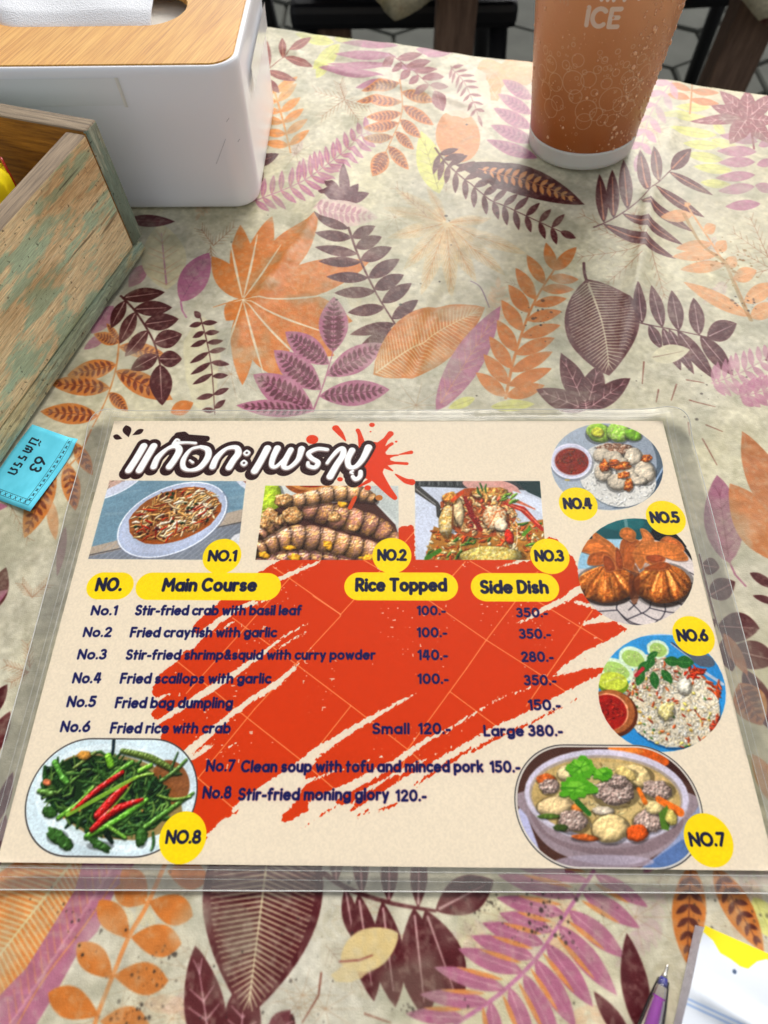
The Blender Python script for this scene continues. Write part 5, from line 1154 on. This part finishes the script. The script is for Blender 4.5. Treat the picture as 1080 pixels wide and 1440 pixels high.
def bamboo():
    m, nt, b, N, L = nodes('bamboo')
    tc = N('ShaderNodeTexCoord'); mp = N('ShaderNodeMapping'); mp.inputs['Rotation'].default_value = (0, 0, math.radians(-72)); mp2 = N('ShaderNodeMapping'); mp2.inputs['Scale'].default_value = (1, 36, 1)
    L(tc.outputs['Object'], mp.inputs[0]); L(mp.outputs[0], mp2.inputs[0])
    g = N('ShaderNodeTexNoise'); g.inputs['Scale'].default_value = 30; g.inputs['Detail'].default_value = 8; g.inputs['Roughness'].default_value = .65; L(mp2.outputs[0], g.inputs['Vector'])
    r = N('ShaderNodeValToRGB'); e = r.color_ramp.elements; e[0].position = .3; e[0].color = lin((176, 112, 36)); e[1].position = .70; e[1].color = lin((230, 182, 96)); x = e.new(.48); x.color = lin((208, 150, 62)); L(g.outputs['Fac'], r.inputs[0])
    n = N('ShaderNodeTexNoise'); n.inputs['Scale'].default_value = 18; L(tc.outputs['Object'], n.inputs['Vector'])
    mr = N('ShaderNodeMapRange'); mr.inputs['To Min'].default_value = .8; mr.inputs['To Max'].default_value = 1.15; L(n.outputs['Fac'], mr.inputs['Value'])
    mm = N('ShaderNodeMix'); mm.data_type = 'RGBA'; mm.blend_type = 'MULTIPLY'; mm.inputs['Factor'].default_value = 1; L(r.outputs[0], mm.inputs['A']); L(mr.outputs[0], mm.inputs['B']); L(mm.outputs['Result'], b.inputs['Base Color'])
    b.inputs['Roughness'].default_value = .42; bp = N('ShaderNodeBump'); bp.inputs['Strength'].default_value = .2; bp.inputs['Distance'].default_value = .0005; L(g.outputs['Fac'], bp.inputs['Height']); L(bp.outputs[0], b.inputs['Normal'])
    return m
link('bamboo_lid', mesh('bamboo_lid', v, f), bamboo(), TB)
# tape on the front and side
tape_m = plain('tape', (236, 238, 240), .16, .5)
def tape(P3, name='tape_strip'):
    n = len(P3[0]); V = [p for row in P3 for p in row]; F = [(i * n + k, i * n + k + 1, (i + 1) * n + k + 1, (i + 1) * n + k) for i in range(len(P3) - 1) for k in range(n - 1)]
    o = link(name, mesh(name, V, F), tape_m, TB, True); return o
yf = -hy - .00025
tape([[(x, yf, zt + .00003 * k) for k, x in enumerate(np.linspace(-hx + .02, .0290, 14))] for zt in np.linspace(.0685, .0835, 6)])
tape_end = plain('tape_end', (228, 226, 218), .3, var=.06, vscale=300); o = tape([[(x, yf - .0002 - .00015 * math.sin(x * 3000), zt) for x in np.linspace(.0280, .0300, 8)] for zt in np.linspace(.0680, .0840, 8)], 'tape_end'); o.data.materials[0] = tape_end
tape([[(hx + .0020 + zt * .0035 / hh - .0013, y, zt) for y in np.linspace(-.03, .05, 10)] for zt in np.linspace(.058, .072, 5)])
scuff = plain('scuff', (172, 175, 184), .6)
for (a_, b_) in (((304, 231), (317, 196)), ((318, 172), (322, 166)), ((334, 200), (337, 196)), ((62, 136), (63, 137))):
    P_ = [ray_at(a_[0] + (b_[0] - a_[0]) * q / 4, a_[1] + (b_[1] - a_[1]) * q / 4 + .4 * (q % 2), .3896) for q in range(5)]
    v, f = tube([(p.x + .183, yf + .0002, p.z) for p in P_], .00013, 5); link('scuff_mark', mesh('scuff_mark', v, f), scuff, TB, True)
# tissue stack swelling up in the slot
tis_m = plain('tissue_paper', (240, 242, 246), .9, .1, bump=.9, bscale=700)
nt_ = tis_m.node_tree; _n = nt_.nodes
vw = _n.new('ShaderNodeTexVoronoi'); vw.inputs['Scale'].default_value = 1250; tcw = _n.new('ShaderNodeTexCoord'); nt_.links.new(tcw.outputs['Object'], vw.inputs['Vector'])
bpw = [q for q in _n if q.type == 'BUMP'][0]; nt_.links.new(vw.outputs['Distance'], bpw.inputs['Height']); bpw.inputs['Strength'].default_value = 1.0; bpw.inputs['Distance'].default_value = .00028
V = []; F = []; n1, n2 = 60, 30
for j in range(n2 + 1):
    for i in range(n1 + 1):
        s, t = i / n1, j / n2; x = sx0 + .0008 + (sx1 - .0195 - sx0) * s; y = sy - .0218 + .0436 * t
        if x < sx0 + .0225:
            h_ = math.sqrt(max(.0222 ** 2 - (sx0 + .0225 - x) ** 2, 0)); y = sy - h_ + 2 * h_ * t
        V.append((x, y, .0845 + .0050 * min(1, t * 4) ** .6 + .0006 * math.sin(s * 9 + t * 4) + .010 * t))
for j in range(n2):
    for i in range(n1): a = j * (n1 + 1) + i; F.append((a, a + 1, a + n1 + 2, a + n1 + 1))
def tissue_thing():
    t = link('tissue_sheet', mesh('tissue_sheet', V, F), tis_m, None, True, label='white embossed paper tissue bulging in the slot of the bamboo lid', category='tissue')
    t.location = TB.location; s_ = t.modifiers.new('t', 'SOLIDIFY'); s_.thickness = .0004; return t
tissue_thing()
bm = bmesh.new(); box(bm, sx0 - .01, sx1 + .022, sy - .045, sy + .045, .0075, .079, .002)
o = bmo('tissue_stack', bm, plain('tissue_stack', (226, 222, 214), .9, .1, bump=.5, bscale=300), None, label='pale stack of folded tissues inside the white box under the slot', category='tissue stack'); o.location = TB.location

# ------------------------------------------------------------------ old wooden crate
CR = thing('wooden_crate', (-.1585, .3540, .0), 'weathered wooden crate with worn green paint at the left table edge', 'crate')
ang = math.atan2(.282, -.959)            # +x of the crate runs along its back board, away from the corner
CR.rotation_euler = (0, 0, ang)          # +y then points towards the viewer along the front board
g_end = wood('green_end_grain', (170, 176, 154), (98, 104, 88), (122, 140, 124), .8, axis=2, stretch=10, scale=60)
g_face = wood('worn_board', (250, 228, 180), (206, 170, 122), (186, 206, 172), .50, axis=1, stretch=20, scale=50, light=(250, 236, 206))
g_top = wood('grey_edge', (150, 130, 106), (78, 64, 52), None, axis=1, stretch=30, scale=26, light=(176, 158, 132))
g_top2 = wood('grey_edge_back', (150, 132, 108), (78, 66, 54), None, axis=0, stretch=30, scale=26, light=(170, 152, 126))
g_in = wood('inner_board', (176, 122, 44), (96, 58, 22), None, axis=0, stretch=16, scale=30, light=(206, 150, 66))
g_base = wood('green_base', (206, 200, 160), (150, 148, 116), (162, 182, 162), .7, axis=1, stretch=8, scale=60, light=(222, 200, 140))
CH = .080
def board(name, x0, x1, y0, y1, z0, z1, mats, rule, bev=.0016, jit=.0003):
    bm = bmesh.new(); box(bm, x0, x1, y0, y1, z0, z1, bev, 3)
    bmesh.ops.recalc_face_normals(bm, faces=bm.faces)
    for f_ in bm.faces: f_.material_index = rule(f_.normal)
    return bmo(name, bm, mats, CR)
# crate axes: x = leftwards along the back board, y = ? (checked below)
YS = 1.0 if (Matrix.Rotation(ang, 3, 'Z') @ Vector((0, 1, 0))).y < 0 else -1.0
LB, LA = .20, .27
yy = lambda a, b: (min(a * YS, b * YS), max(a * YS, b * YS))
a, b = yy(0, .0115); board('end_board', 0, LB, a, b, .0085, CH + .0012, [g_end, g_top2, g_in], lambda n: 1 if n.z > .7 else (2 if n.y * YS > .98 else 0))
a, b = yy(.0118, LA); board('side_board', .0004, .0125, a, b, .0085, CH - .0004, [g_face, g_top, g_in], lambda n: 1 if n.z > .7 else (2 if n.x > .7 else 0))
a, b = yy(LA + .0005, LA + .012); board('end_board', 0, LB, a, b, .0085, CH, [g_end, g_top2, g_in], lambda n: 1 if n.z > .7 else (2 if n.y * YS < -.7 else 0))
a, b = yy(.0120, LA); board('side_board', LB - .0125, LB - .0012, a, b, .0085, CH, [g_face, g_top, g_in], lambda n: 1 if n.z > .7 else (2 if n.x < -.7 else 0))
# base board, a little skewed, so its edge shows wider towards the viewer
bm = bmesh.new(); pts = [(-.0025, .004), (-.0085, .28), (.195, .285), (.195, .004)]
lo = [bm.verts.new((x, y * YS, .0012)) for x, y in pts]; hi = [bm.verts.new((x + (.0008 if x < .1 else -.0008), y * YS, .0082)) for x, y in pts]
bm.faces.new(lo); bm.faces.new(hi)
for i in range(4): bm.faces.new((lo[i], lo[(i + 1) % 4], hi[(i + 1) % 4], hi[i]))
bmesh.ops.bevel(bm, geom=list(bm.edges), offset=.0016, segments=3, affect='EDGES'); bmo('base_board', bm, g_base, CR)
# yellow packet standing in the crate
yel = plain('yellow_film', (250, 226, 30), .35, .5, coat=.4, coatr=.15, bump=.3, bscale=60); red_m = plain('red_print', (176, 24, 20), .35, coat=.4)
PK = thing('seasoning_packet', (0, 0, 0), 'yellow packet with a red curved line standing inside the wooden crate', 'packet')
pc = ground([(-24, 235)], .070)[0]; PK.location = (pc[0], pc[1], .010); PK.rotation_euler = (0, 0, math.radians(-62))
V = []; F = []; n1, n2 = 14, 20
for sg in (1, -1):
    for j in range(n2 + 1):
        for i in range(n1 + 1):
            s, t = i / n1 * 2 - 1, j / n2; w = .020 * (1 - .45 * max(0, t - .55) / .45); V.append((s * w, sg * .010 * (1 - s * s) ** .5 * min(1, (1 - t) * 5, t * 5 + .3) + .0008 * math.sin(s * 9 + t * 7), t * .068))
q = (n1 + 1) * (n2 + 1)
for sg in (0, 1):
    for j in range(n2):
        for i in range(n1):
            a = sg * q + j * (n1 + 1) + i; f_ = (a, a + 1, a + n1 + 2, a + n1 + 1); F.append(f_ if sg else f_[::-1])
link('packet_body', mesh('packet_body', V, F), yel, PK, True)
P_ = []
for k in range(25): t = k / 24; s = -.55 + 1.0 * t; w = .020; P_.append((s * w, -.0103 * (1 - s * s) ** .5 - .0002, .044 + .016 * math.sin(math.pi * min(1, t * 1.25))))
v, f = tube(P_, .0007, 6); link('red_line', mesh('red_line', v, f), red_m, PK, True)
P_ = [(x, -y, z) for x, y, z in P_]; v, f = tube(P_, .0007, 6); link('red_line', mesh('red_line', v, f), red_m, PK, True)

# ------------------------------------------------------------------ blue ticket
tk = Canvas(0, .046, 0, .0325, 16000, 0); tk.world = True
tk.a[:] = srgb((96, 206, 232)); X, Y = np.meshgrid(np.arange(tk.W) / tk.W, np.arange(tk.H) / tk.H)
tk.a += ((fbm(X * 5, Y * 5, 91) - .5) * .14)[..., None]
tk.a -= (np.clip(.5 - X, 0, 1) * (.5 - abs(Y - .5)) * .0)[..., None]
BK = (16, 30, 44)
for y in (.0292, .0262): tk.line([(0.0012, y), (.0432, y)], .00012, BK, .9)
for x in (.0432, .0404): tk.line([(x, .0292), (x, -.001)], .00012, BK, .9)
for k in range(13):
    x = .0028 + k * .0031; tk.line([(x - .0007, .0284), (x + .0007, .0270)], .00018, BK, .8); tk.line([(x + .0007, .0284), (x - .0006, .0271)], .00018, BK, .8); tk.line([(x - .0007, .0277), (x + .0008, .0277)], .00014, BK, .8)
for k in range(8):
    y = .0262 - k * .0034; tk.line([(.0410, y + .0007), (.0427, y - .0007)], .00018, BK, .8); tk.line([(.0427, y + .0007), (.0411, y - .0006)], .00018, BK, .8)
def tstroke(L_, x0, y0, h, r):
    for p in L_: tk.line([(x0 + q[0] * h, y0 + q[1] * h) for q in p], r, BK)
tstroke([[(x + a, y) for a, y in p] for ch, x in (('6', 0), ('3', .78)) for p in GL[ch][1]], .0165, .0155, .0062, .00062)
bo = [[(.0,.9),(.1,.95),(.12,.8),(.05,.0),(.7,.0),(.7,1.0)]]
to = [[(.0,.0),(.0,.7),(.2,1.0),(.36,.8),(.5,1.0),(.7,.75),(.7,0)],[(.25,.35),(.35,.55),(.42,.3),(.3,.1)]]
ro = [[(.5,.95),(.15,.95),(.1,.6),(.45,.5),(.45,.0),(.3,.05)]]
th = [[(.0,.0),(.15,.25),(.02,.5),(.0,.8),(.3,1.0),(.6,.85),(.62,0)],[(.0,.0),(.15,-.02)]]
x = .0075
for gph, w in ((bo, .95), (to, .95), (ro, .7), (ro, .7), (th, .8)):
    tstroke(gph, x, .0058, .0046, .00050); x += w * .0046 + .0012
tstroke([[(.0, 1.25), (.1, 1.35), (.35, 1.25), (.6, 1.5)]], .0078, .0058, .0046, .00034)
tck = thing('parking_ticket', (0, 0, 0), 'small sky blue ticket numbered 63 beside the wooden crate', 'ticket')
c1, c2, c3 = ground([(45.5, 597), (112, 621), (44, 721)], .001)
c4 = c1 + c3 - c2
# text direction runs c2 -> c3, its up points away from the crate
V = []; F = []; n = 14
for j in range(n + 1):
    for i in range(n + 1):
        s, t = i / n, j / n; p = (c1 * (1 - s) + c4 * s) * (1 - t) + (c2 * (1 - s) + c3 * s) * t
        z = .0012 + .0012 * max(0, s + t - 1.2) ** 2 + .0022 * math.exp(-((1 - t) ** 2 + s ** 2) / .02) + .0004 * math.sin(s * 5 + t * 3); V.append((p[0], p[1], z))
for j in range(n):
    for i in range(n): a = j * (n + 1) + i; F.append((a, a + 1, a + n + 2, a + n + 1))
me = mesh('ticket_paper', V, F); uu = np.array([i / n for j in range(n + 1) for i in range(n + 1)]); vv = np.array([j / n for j in range(n + 1) for i in range(n + 1)])
set_uv(me, lambda co: (uu, vv)); o = link('ticket_paper', me, printed('ticket', tk, .7, .3), tck, True); s_ = o.modifiers.new('t', 'SOLIDIFY'); s_.thickness = .00015

# ------------------------------------------------------------------ iced tea cup
CUPR, CUPK, CUPH = .0365, .090, .165
cc = Canvas(0, .30, 0, .17, 5000, 0); cc.world = True
cc.a[:] = srgb((176, 104, 56)); X, Y = np.meshgrid(np.arange(cc.W) / 5000., .17 - np.arange(cc.H) / 5000.)
k = np.clip((Y - .02) / .10, 0, 1)[..., None]
cc.a[:] = srgb((170, 94, 42)) * (1 - k) + srgb((222, 158, 112)) * k
cc.a += ((fbm(X * 40, Y * 40, 55) - .5) * .08)[..., None]
# the side that faces the viewer is at u = .15
WH = (222, 196, 172); g = np.random.RandomState(12)
def ring(x, y, r, a=.5, w=.00024):
    P = [(x + r * math.cos(t), y + r * math.sin(t)) for t in np.linspace(0, 2 * math.pi, 30)]; cc.line(P, w, WH, a)
for j in range(4):
    for x, y, r in ((-.030,.038,.0044),(-.022,.046,.0046),(-.019,.034,.0040),(-.010,.049,.0060),(-.007,.041,.0036),(.001,.033,.0060),(.001,.026,.0046),(.008,.031,.0036),(.013,.027,.0032),(.019,.026,.0034),(.015,.040,.0062),(.0225,.036,.0042),(.026,.047,.0040),(.029,.032,.0044),(.031,.040,.0038),(-.027,.055,.0040),(-.016,.058,.0022),(-.009,.062,.0032),(-.001,.052,.0040),(.003,.058,.0020),(.010,.050,.0028),(.014,.056,.0018),(.019,.060,.0016),(.022,.052,.0034),(.034,.052,.0040),(-.035,.047,.0040),(-.033,.061,.0020),(.006,.064,.0012),(-.013,.070,.0010),(.012,.068,.0012),(.028,.061,.0026),(.036,.060,.0018),(.004,.0445,.0018),(-.004,.056,.0012),(-.024,.029,.0050)):
        ring(.15 + x * 1.02 + (j - 1) * .085, y + .009, r * 1.15)
for _ in range(260): ring(g.uniform(.01, .29), abs(g.normal(.058, .014)), abs(g.normal(0, .0006)) + .0003, .5, .00018)
def cup_text(s, x, y, h, r):
    st, w = text_strokes(s, .30)
    for p in st: cc.line([(x + (q[0] - w / 2) * h, y + q[1] * h) for q in p], r, (226, 206, 192), .9)
cup_text('ICE', .1505, .0902, .0088, .0012)
for dx in (-.0045, -.0015, .0015): cc.line([(.1525 + dx, .1032), (.1525 + dx, .112)], .0009, (226, 210, 200))
cc.line([(.157, .112), (.1592, .1032), (.1612, .112)], .0009, (226, 210, 200)); cc.line([(.1645, .112), (.1665, .1032), (.169, .112)], .0009, (226, 210, 200))
for dx in (-.030, -.0275, -.025): cc.line([(.1555 + dx, .0980), (.1555 + dx - .0006, .1005)], .0005, (206, 160, 124), .6)
CUP = thing('iced_tea_cup', (.1405, .4645, .0006), 'tall plastic cup of milky iced tea printed ICE with bubble rings', 'drink cup')
lean = Vector((-.055, .030, 1)).normalized(); CUP.rotation_mode = 'QUATERNION'; CUP.rotation_quaternion = Vector((0, 0, 1)).rotation_difference(lean)
rr = lambda z: CUPR + CUPK * z
prof = [(rr(z), z) for z in np.linspace(.0125, CUPH, 60)]
NU = 128; V = []; F = []
face = math.atan2(CAM_LOC[1] - .4645, CAM_LOC[0] - .1405)
for r, z in prof:
    for kx in range(NU + 1): t = face + math.pi * (2 * kx / NU - 1); V.append((r * math.cos(t), r * math.sin(t), z))
for i in range(len(prof) - 1):
    for kx in range(NU): a = i * (NU + 1) + kx; F.append((a, a + 1, a + NU + 2, a + NU + 1))
me = mesh('cup_wall', V, F); uu = np.array([kx / NU for _ in prof for kx in range(NU + 1)]); vv = np.array([z / .17 for r, z in prof for kx in range(NU + 1)])
set_uv(me, lambda co: (.5 + (uu - .5) * .26 / .30, vv))
tea = printed('cup_with_tea', cc, .36, .4, coat=.35, coatr=.28, bump=[(500, .25, .0004), (60, .1, .001)])
tb = tea.node_tree.nodes['Principled BSDF']; tb.inputs['Subsurface Weight'].default_value = .35; tb.inputs['Subsurface Radius'].default_value = (.02, .01, .005); tb.inputs['Subsurface Scale'].default_value = .6
link('cup_wall', me, tea, CUP, True)
v, f = lathe([(CUPR - .006, .0), (CUPR - .0015, .0002), (CUPR + .0006, .0012), (CUPR + .0009, .004), (CUPR + .0014, .0110), (rr(.0125) + .0003, .0130), (rr(.0125) - .002, .0126)], 96)
frost = plain('frosted_plastic', (214, 212, 204), .35, .5, coat=.3, coatr=.2, sss=.3, bump=.3, bscale=120); link('cup_base', mesh('cup_base', v, f), frost, CUP, True)
v, f = lathe([(rr(CUPH) - .0008, CUPH - .004), (rr(CUPH) + .0016, CUPH), (rr(CUPH) + .0018, CUPH + .002), (rr(CUPH) - .001, CUPH + .0024), (rr(CUPH) - .002, CUPH - .006)], 96, False, False); link('cup_rim', mesh('cup_rim', v, f), frost, CUP, True)
v, f = lathe([(.001, CUPH - .018), (rr(CUPH - .018) - .0006, CUPH - .018)], 64, False, False); link('tea_surface', mesh('tea_surface', v, f), plain('tea', (186, 120, 74), .1), CUP, True)
# condensation: many small beads as one part
bm = bmesh.new(); g = np.random.RandomState(77)
for _ in range(1100):
    z = .010 + .14 * g.rand() ** .8; side = g.rand() < .55
    t = face + (g.uniform(.5, 1.7) if side else g.uniform(-1.75, 1.6)); r = abs(g.normal(0, .00030)) + .00016
    if side: r *= 1.45
    if g.rand() < .02: r = g.uniform(.0009, .0013)
    q = bmesh.ops.create_icosphere(bm, subdivisions=1 if r < .0009 else 2, radius=r)
    n_ = Vector((math.cos(t), math.sin(t), 0)); u_ = Vector((-math.sin(t), math.cos(t), 0)); c0 = n_ * (rr(z) + r * .12) + Vector((0, 0, z))
    for v_ in q['verts']: l = v_.co; v_.co = c0 + n_ * l.x * .55 + u_ * l.y + Vector((0, 0, 1)) * l.z * 1.15
dm = plain('water_bead', (226, 166, 120), .08, .6, coat=1, coatr=.04)
bmo('water_beads', bm, dm, CUP, True, kind='stuff')

# ------------------------------------------------------------------ note pad and pen, lower right
PAD = thing('receipt_pad', (0, 0, 0), 'white note pad with ragged yellow top edge at lower right corner', 'note pad')
hz = .0085
q0, q1, q2 = ground([(989, 1300.5), (1081, 1341), (959, 1440)], hz)
e_x = (q1 - q0) / np.linalg.norm(q1 - q0); e_y = (q2 - q0) / np.linalg.norm(q2 - q0)
pw, ph = .085, .15
nc = Canvas(0, pw, 0, ph, 5000, 0); nc.world = True; nc.a[:] = srgb((226, 232, 240)); X, Y = np.meshgrid(np.arange(nc.W) / 5000., np.arange(nc.H) / 5000.)
nc.a += ((fbm(X * 30, Y * 30, 15) - .5) * .06)[..., None]
P_ = [(0, ph)]; P_ += [(0, ph - .0022), (.004, ph - .0035), (.007, ph - .0062), (.0105, ph - .0066), (.014, ph - .0075), (.0165, ph - .0072), (.019, ph - .0038), (.022, ph - .0018), (.030, ph - .008), (.035, ph - .0095), (.04, ph - .005), (.05, ph - .004), (.06, ph - .009), (.07, ph - .005), (pw, ph - .006), (pw, ph)]
nc.poly(P_, (250, 226, 10)); nc.line([(.0125, ph - .0098)], .0007, (70, 90, 120))
for k in range(6): nc.line([(0, ph - .0235 - .012 * k), (pw, ph - .0235 - .012 * k)], .00035, (150, 180, 226), .8)
nc.line([(0, ph - .0250), (pw, ph - .0250)], .00035, (150, 180, 226), .8)
nc.line([(.012, ph - .034), (.014, ph - .0325), (.017, ph - .034)], .0005, (90, 90, 190))
bm = bmesh.new()
def padpt(s, t, z): p = q0 + e_x * s + e_y * t; return (p[0], p[1], z)
for (z0_, z1_, ins) in ((.0006, hz - .0006, .0006),):
    a = [bm.verts.new(padpt(s, t, z0_)) for s, t in ((ins, ins), (pw, ins), (pw, ph), (ins, ph))]; b = [bm.verts.new(padpt(s, t, z1_)) for s, t in ((ins, ins), (pw, ins), (pw, ph), (ins, ph))]
    bm.faces.new(a); bm.faces.new(b)
    for i in range(4): bm.faces.new((a[i], a[(i + 1) % 4], b[(i + 1) % 4], b[i]))
pg = plain('page_edges', (196, 192, 200), .85, .2, bump=.4, bscale=500)
bmo('page_block', bm, pg, PAD)
V = []; F = []; n1, n2 = 40, 60
for j in range(n2 + 1):
    for i in range(n1 + 1):
        s, t = i / n1 * pw, j / n2 * ph
        z = hz + .0002 + .0040 * math.exp(-((t - .020 - s * .12) / .0030) ** 2) * min(1, s / .004) * (1 - .3 * math.sin(s * 260)) + .0007 * math.sin(t * 120 + s * 60) * min(1, t / .02) + .0014 * math.exp(-(s ** 2 + (t - .0) ** 2) / .00001)
        V.append(padpt(s, t, z))
for j in range(n2):
    for i in range(n1): a = j * (n1 + 1) + i; F.append((a, a + 1, a + n1 + 2, a + n1 + 1))
me = mesh('top_sheet', V, F); uu = np.array([i / n1 for j in range(n2 + 1) for i in range(n1 + 1)]); vv = np.array([1 - j / n2 for j in range(n2 + 1) for i in range(n1 + 1)]); set_uv(me, lambda co: (uu, vv))
link('top_sheet', me, printed('receipt', nc, .45, .5, coat=.3, coatr=.2), PAD, True)

t0 = ground([(940.5, 1346)], .0045)[0]; t1 = ground([(904, 1500)], .0065)[0]; d_ = (t1 - t0) / np.linalg.norm(t1 - t0)
PEN = thing('ballpoint_pen', (t0[0], t0[1], .0052), 'clear ballpoint pen with purple refill lying left of the note pad', 'pen')
PEN.scale = (1, 1, 1); PEN.rotation_euler = (0, math.radians(1.0), math.atan2(d_[1], d_[0]))
def along(prof, name, mat, n=24, c0=True, c1=True):
    v, f = lathe(prof, n, c0, c1); v = [(z, x, y) for x, y, z in v]; return link(name, mesh(name, v, f), mat, PEN, True)
clearp = clear_film('clear_plastic', .03, (.85, .85, .9), (.97, .97, .98), .06, None, 1.35); metal = plain('pen_metal', (200, 198, 190), .25, metal=1)
along([(.0003, .0022), (.0005, .0030), (.0006, .0050), (.0009, .0056), (.0012, .0070)], 'pen_tip', metal)
along([(.0013, .0066), (.0015, .0080), (.0016, .0092)], 'blue_collar', plain('blue_plastic', (50, 50, 130), .3))
along([(.0021, .0125), (.0021, .12)], 'ink_refill', plain('purple_ink', (150, 16, 160), .25, coat=.5))
prof = [(.0019, .0072), (.0024, .0100), (.0032, .0150), (.0042, .0240), (.0047, .0300), (.0051, .0305), (.0051, .0330), (.0048, .0335), (.0050, .140)]
v, f = lathe(prof + [(r - .0008, z) for r, z in reversed(prof)], 32, False, False); n_ = 32; m_ = 2 * len(prof)
f += [((m_ - 1) * n_ + k, (m_ - 1) * n_ + (k + 1) % n_, (k + 1) % n_, k) for k in range(n_)]
v = [(z, x, y) for x, y, z in v]; link('pen_barrel', mesh('pen_barrel', v, f), clearp, PEN, True)

# ------------------------------------------------------------------ neighbouring table, chairs and legs behind (out of focus)
dkwood = wood('dark_leg_wood', (122, 98, 82), (76, 58, 48), None, axis=2, stretch=10, scale=10, light=(144, 120, 102)); blk = plain('black_plastic', (16, 18, 24), .5)
NT_ = thing('neighbour_table', (0, 1.25, FZ), 'table on brown board legs standing behind ours under its own cloth', 'table')
def leg_board(x0, x1, ypix, Y, name='leg', mat=dkwood, par=NT_, th=.05, top=-.04, wx=None):
    a = ray_at(x0, ypix, Y); b = ray_at(x1, ypix, Y); bm = bmesh.new(); box(bm, a.x, b.x, Y - par.location.y, Y - par.location.y + th, 0, top - FZ, .004); return bmo(name, bm, mat, par)
leg_board(612, 668, 50, 1.22); leg_board(1012, 1072, 80, 1.24); leg_board(438, 492, 30, 1.45)
bm = bmesh.new(); box(bm, -.35, 1.5, -.07, .75, -.04 - FZ, -.005 - FZ, .004); bmo('table_top', bm, dkwood, NT_)
# hanging hem of its cloth
hem = [(380,-60),(470,-45),(515,-30),(530,2),(542,20),(556,26),(590,12),(622,-6),(660,-25),(800,-40),(900,-40),(985,-30),(1030,-10),(1048,6),(1064,24),(1086,42),(1120,60),(1180,40),(1260,-20)]
hp = [ray_at(x, y, 1.17) for x, y in hem]; V = []; F = []; m_ = 8
S_ = []
for i in range(len(hp) - 1):
    for k in range(6): S_.append(hp[i].lerp(hp[i + 1], k / 6))
for i, p in enumerate(S_):
    for k in range(m_ + 1): t = k / m_; V.append((p.x, 1.17 + .008 * math.sin(i * .35) * t, 0.004 + (p.z - .004) * t))
for k in range(len(S_)): 
    V.append((S_[k].x, 1.21, .0045)); V.append((S_[k].x, 2.02, .0045))
for i in range(len(S_) - 1):
    for k in range(m_): a = i * (m_ + 1) + k; F.append((a, a + m_ + 1, a + m_ + 2, a + 1))
base = len(S_) * (m_ + 1)
for i in range(len(S_) - 1):
    F.append((i * (m_ + 1), base + 2 * i, base + 2 * i + 2, (i + 1) * (m_ + 1))); F.append((base + 2 * i, base + 2 * i + 1, base + 2 * i + 3, base + 2 * i + 2))
me = mesh('tablecloth', V, F); set_uv(me, lambda co: (co[:, 0] * .8 + .3, co[:, 2] * .9 + co[:, 1] * .8 + .95)); o = link('tablecloth', me, cloth_m, None, True, label='hanging tablecloth corner of the table behind, with yellow green leaves', category='tablecloth')
s_ = o.modifiers.new('t', 'SOLIDIFY'); s_.thickness = .0012
def chair(name, cx, cy, w, label, rz=0):
    t = thing(name, (cx, cy, FZ), label, 'chair', rz=rz, group='black plastic chairs behind the table')
    bm = bmesh.new(); box(bm, -w / 2, w / 2, -.2, .2, .40, .44, .012); bmo('seat', bm, blk, t)
    for sx in (-1, 1):
        for sy_ in (-1, 1):
            v, f = tube([(sx * (w / 2 - .03), sy_ * .17, .40), (sx * (w / 2), sy_ * .21, 0)], .018, 10); link('leg', mesh('leg', v, f), blk, t, True)
    bm = bmesh.new(); box(bm, -w / 2, w / 2, .18, .215, .46, .82, .012); bmo('backrest', bm, blk, t)
    return t
chair('plastic_chair', .02, 1.55, .42, 'black chair seen in the dark gap left of the brown board leg')
chair('plastic_chair', .62, 1.62, .42, 'black chair tucked between the brown legs at upper right', .1)
chair('plastic_chair', -.52, 1.60, .46, 'black chair added to darken the background above the tissue box corner', -.05)  # extra chair, put in only to make the left background darker
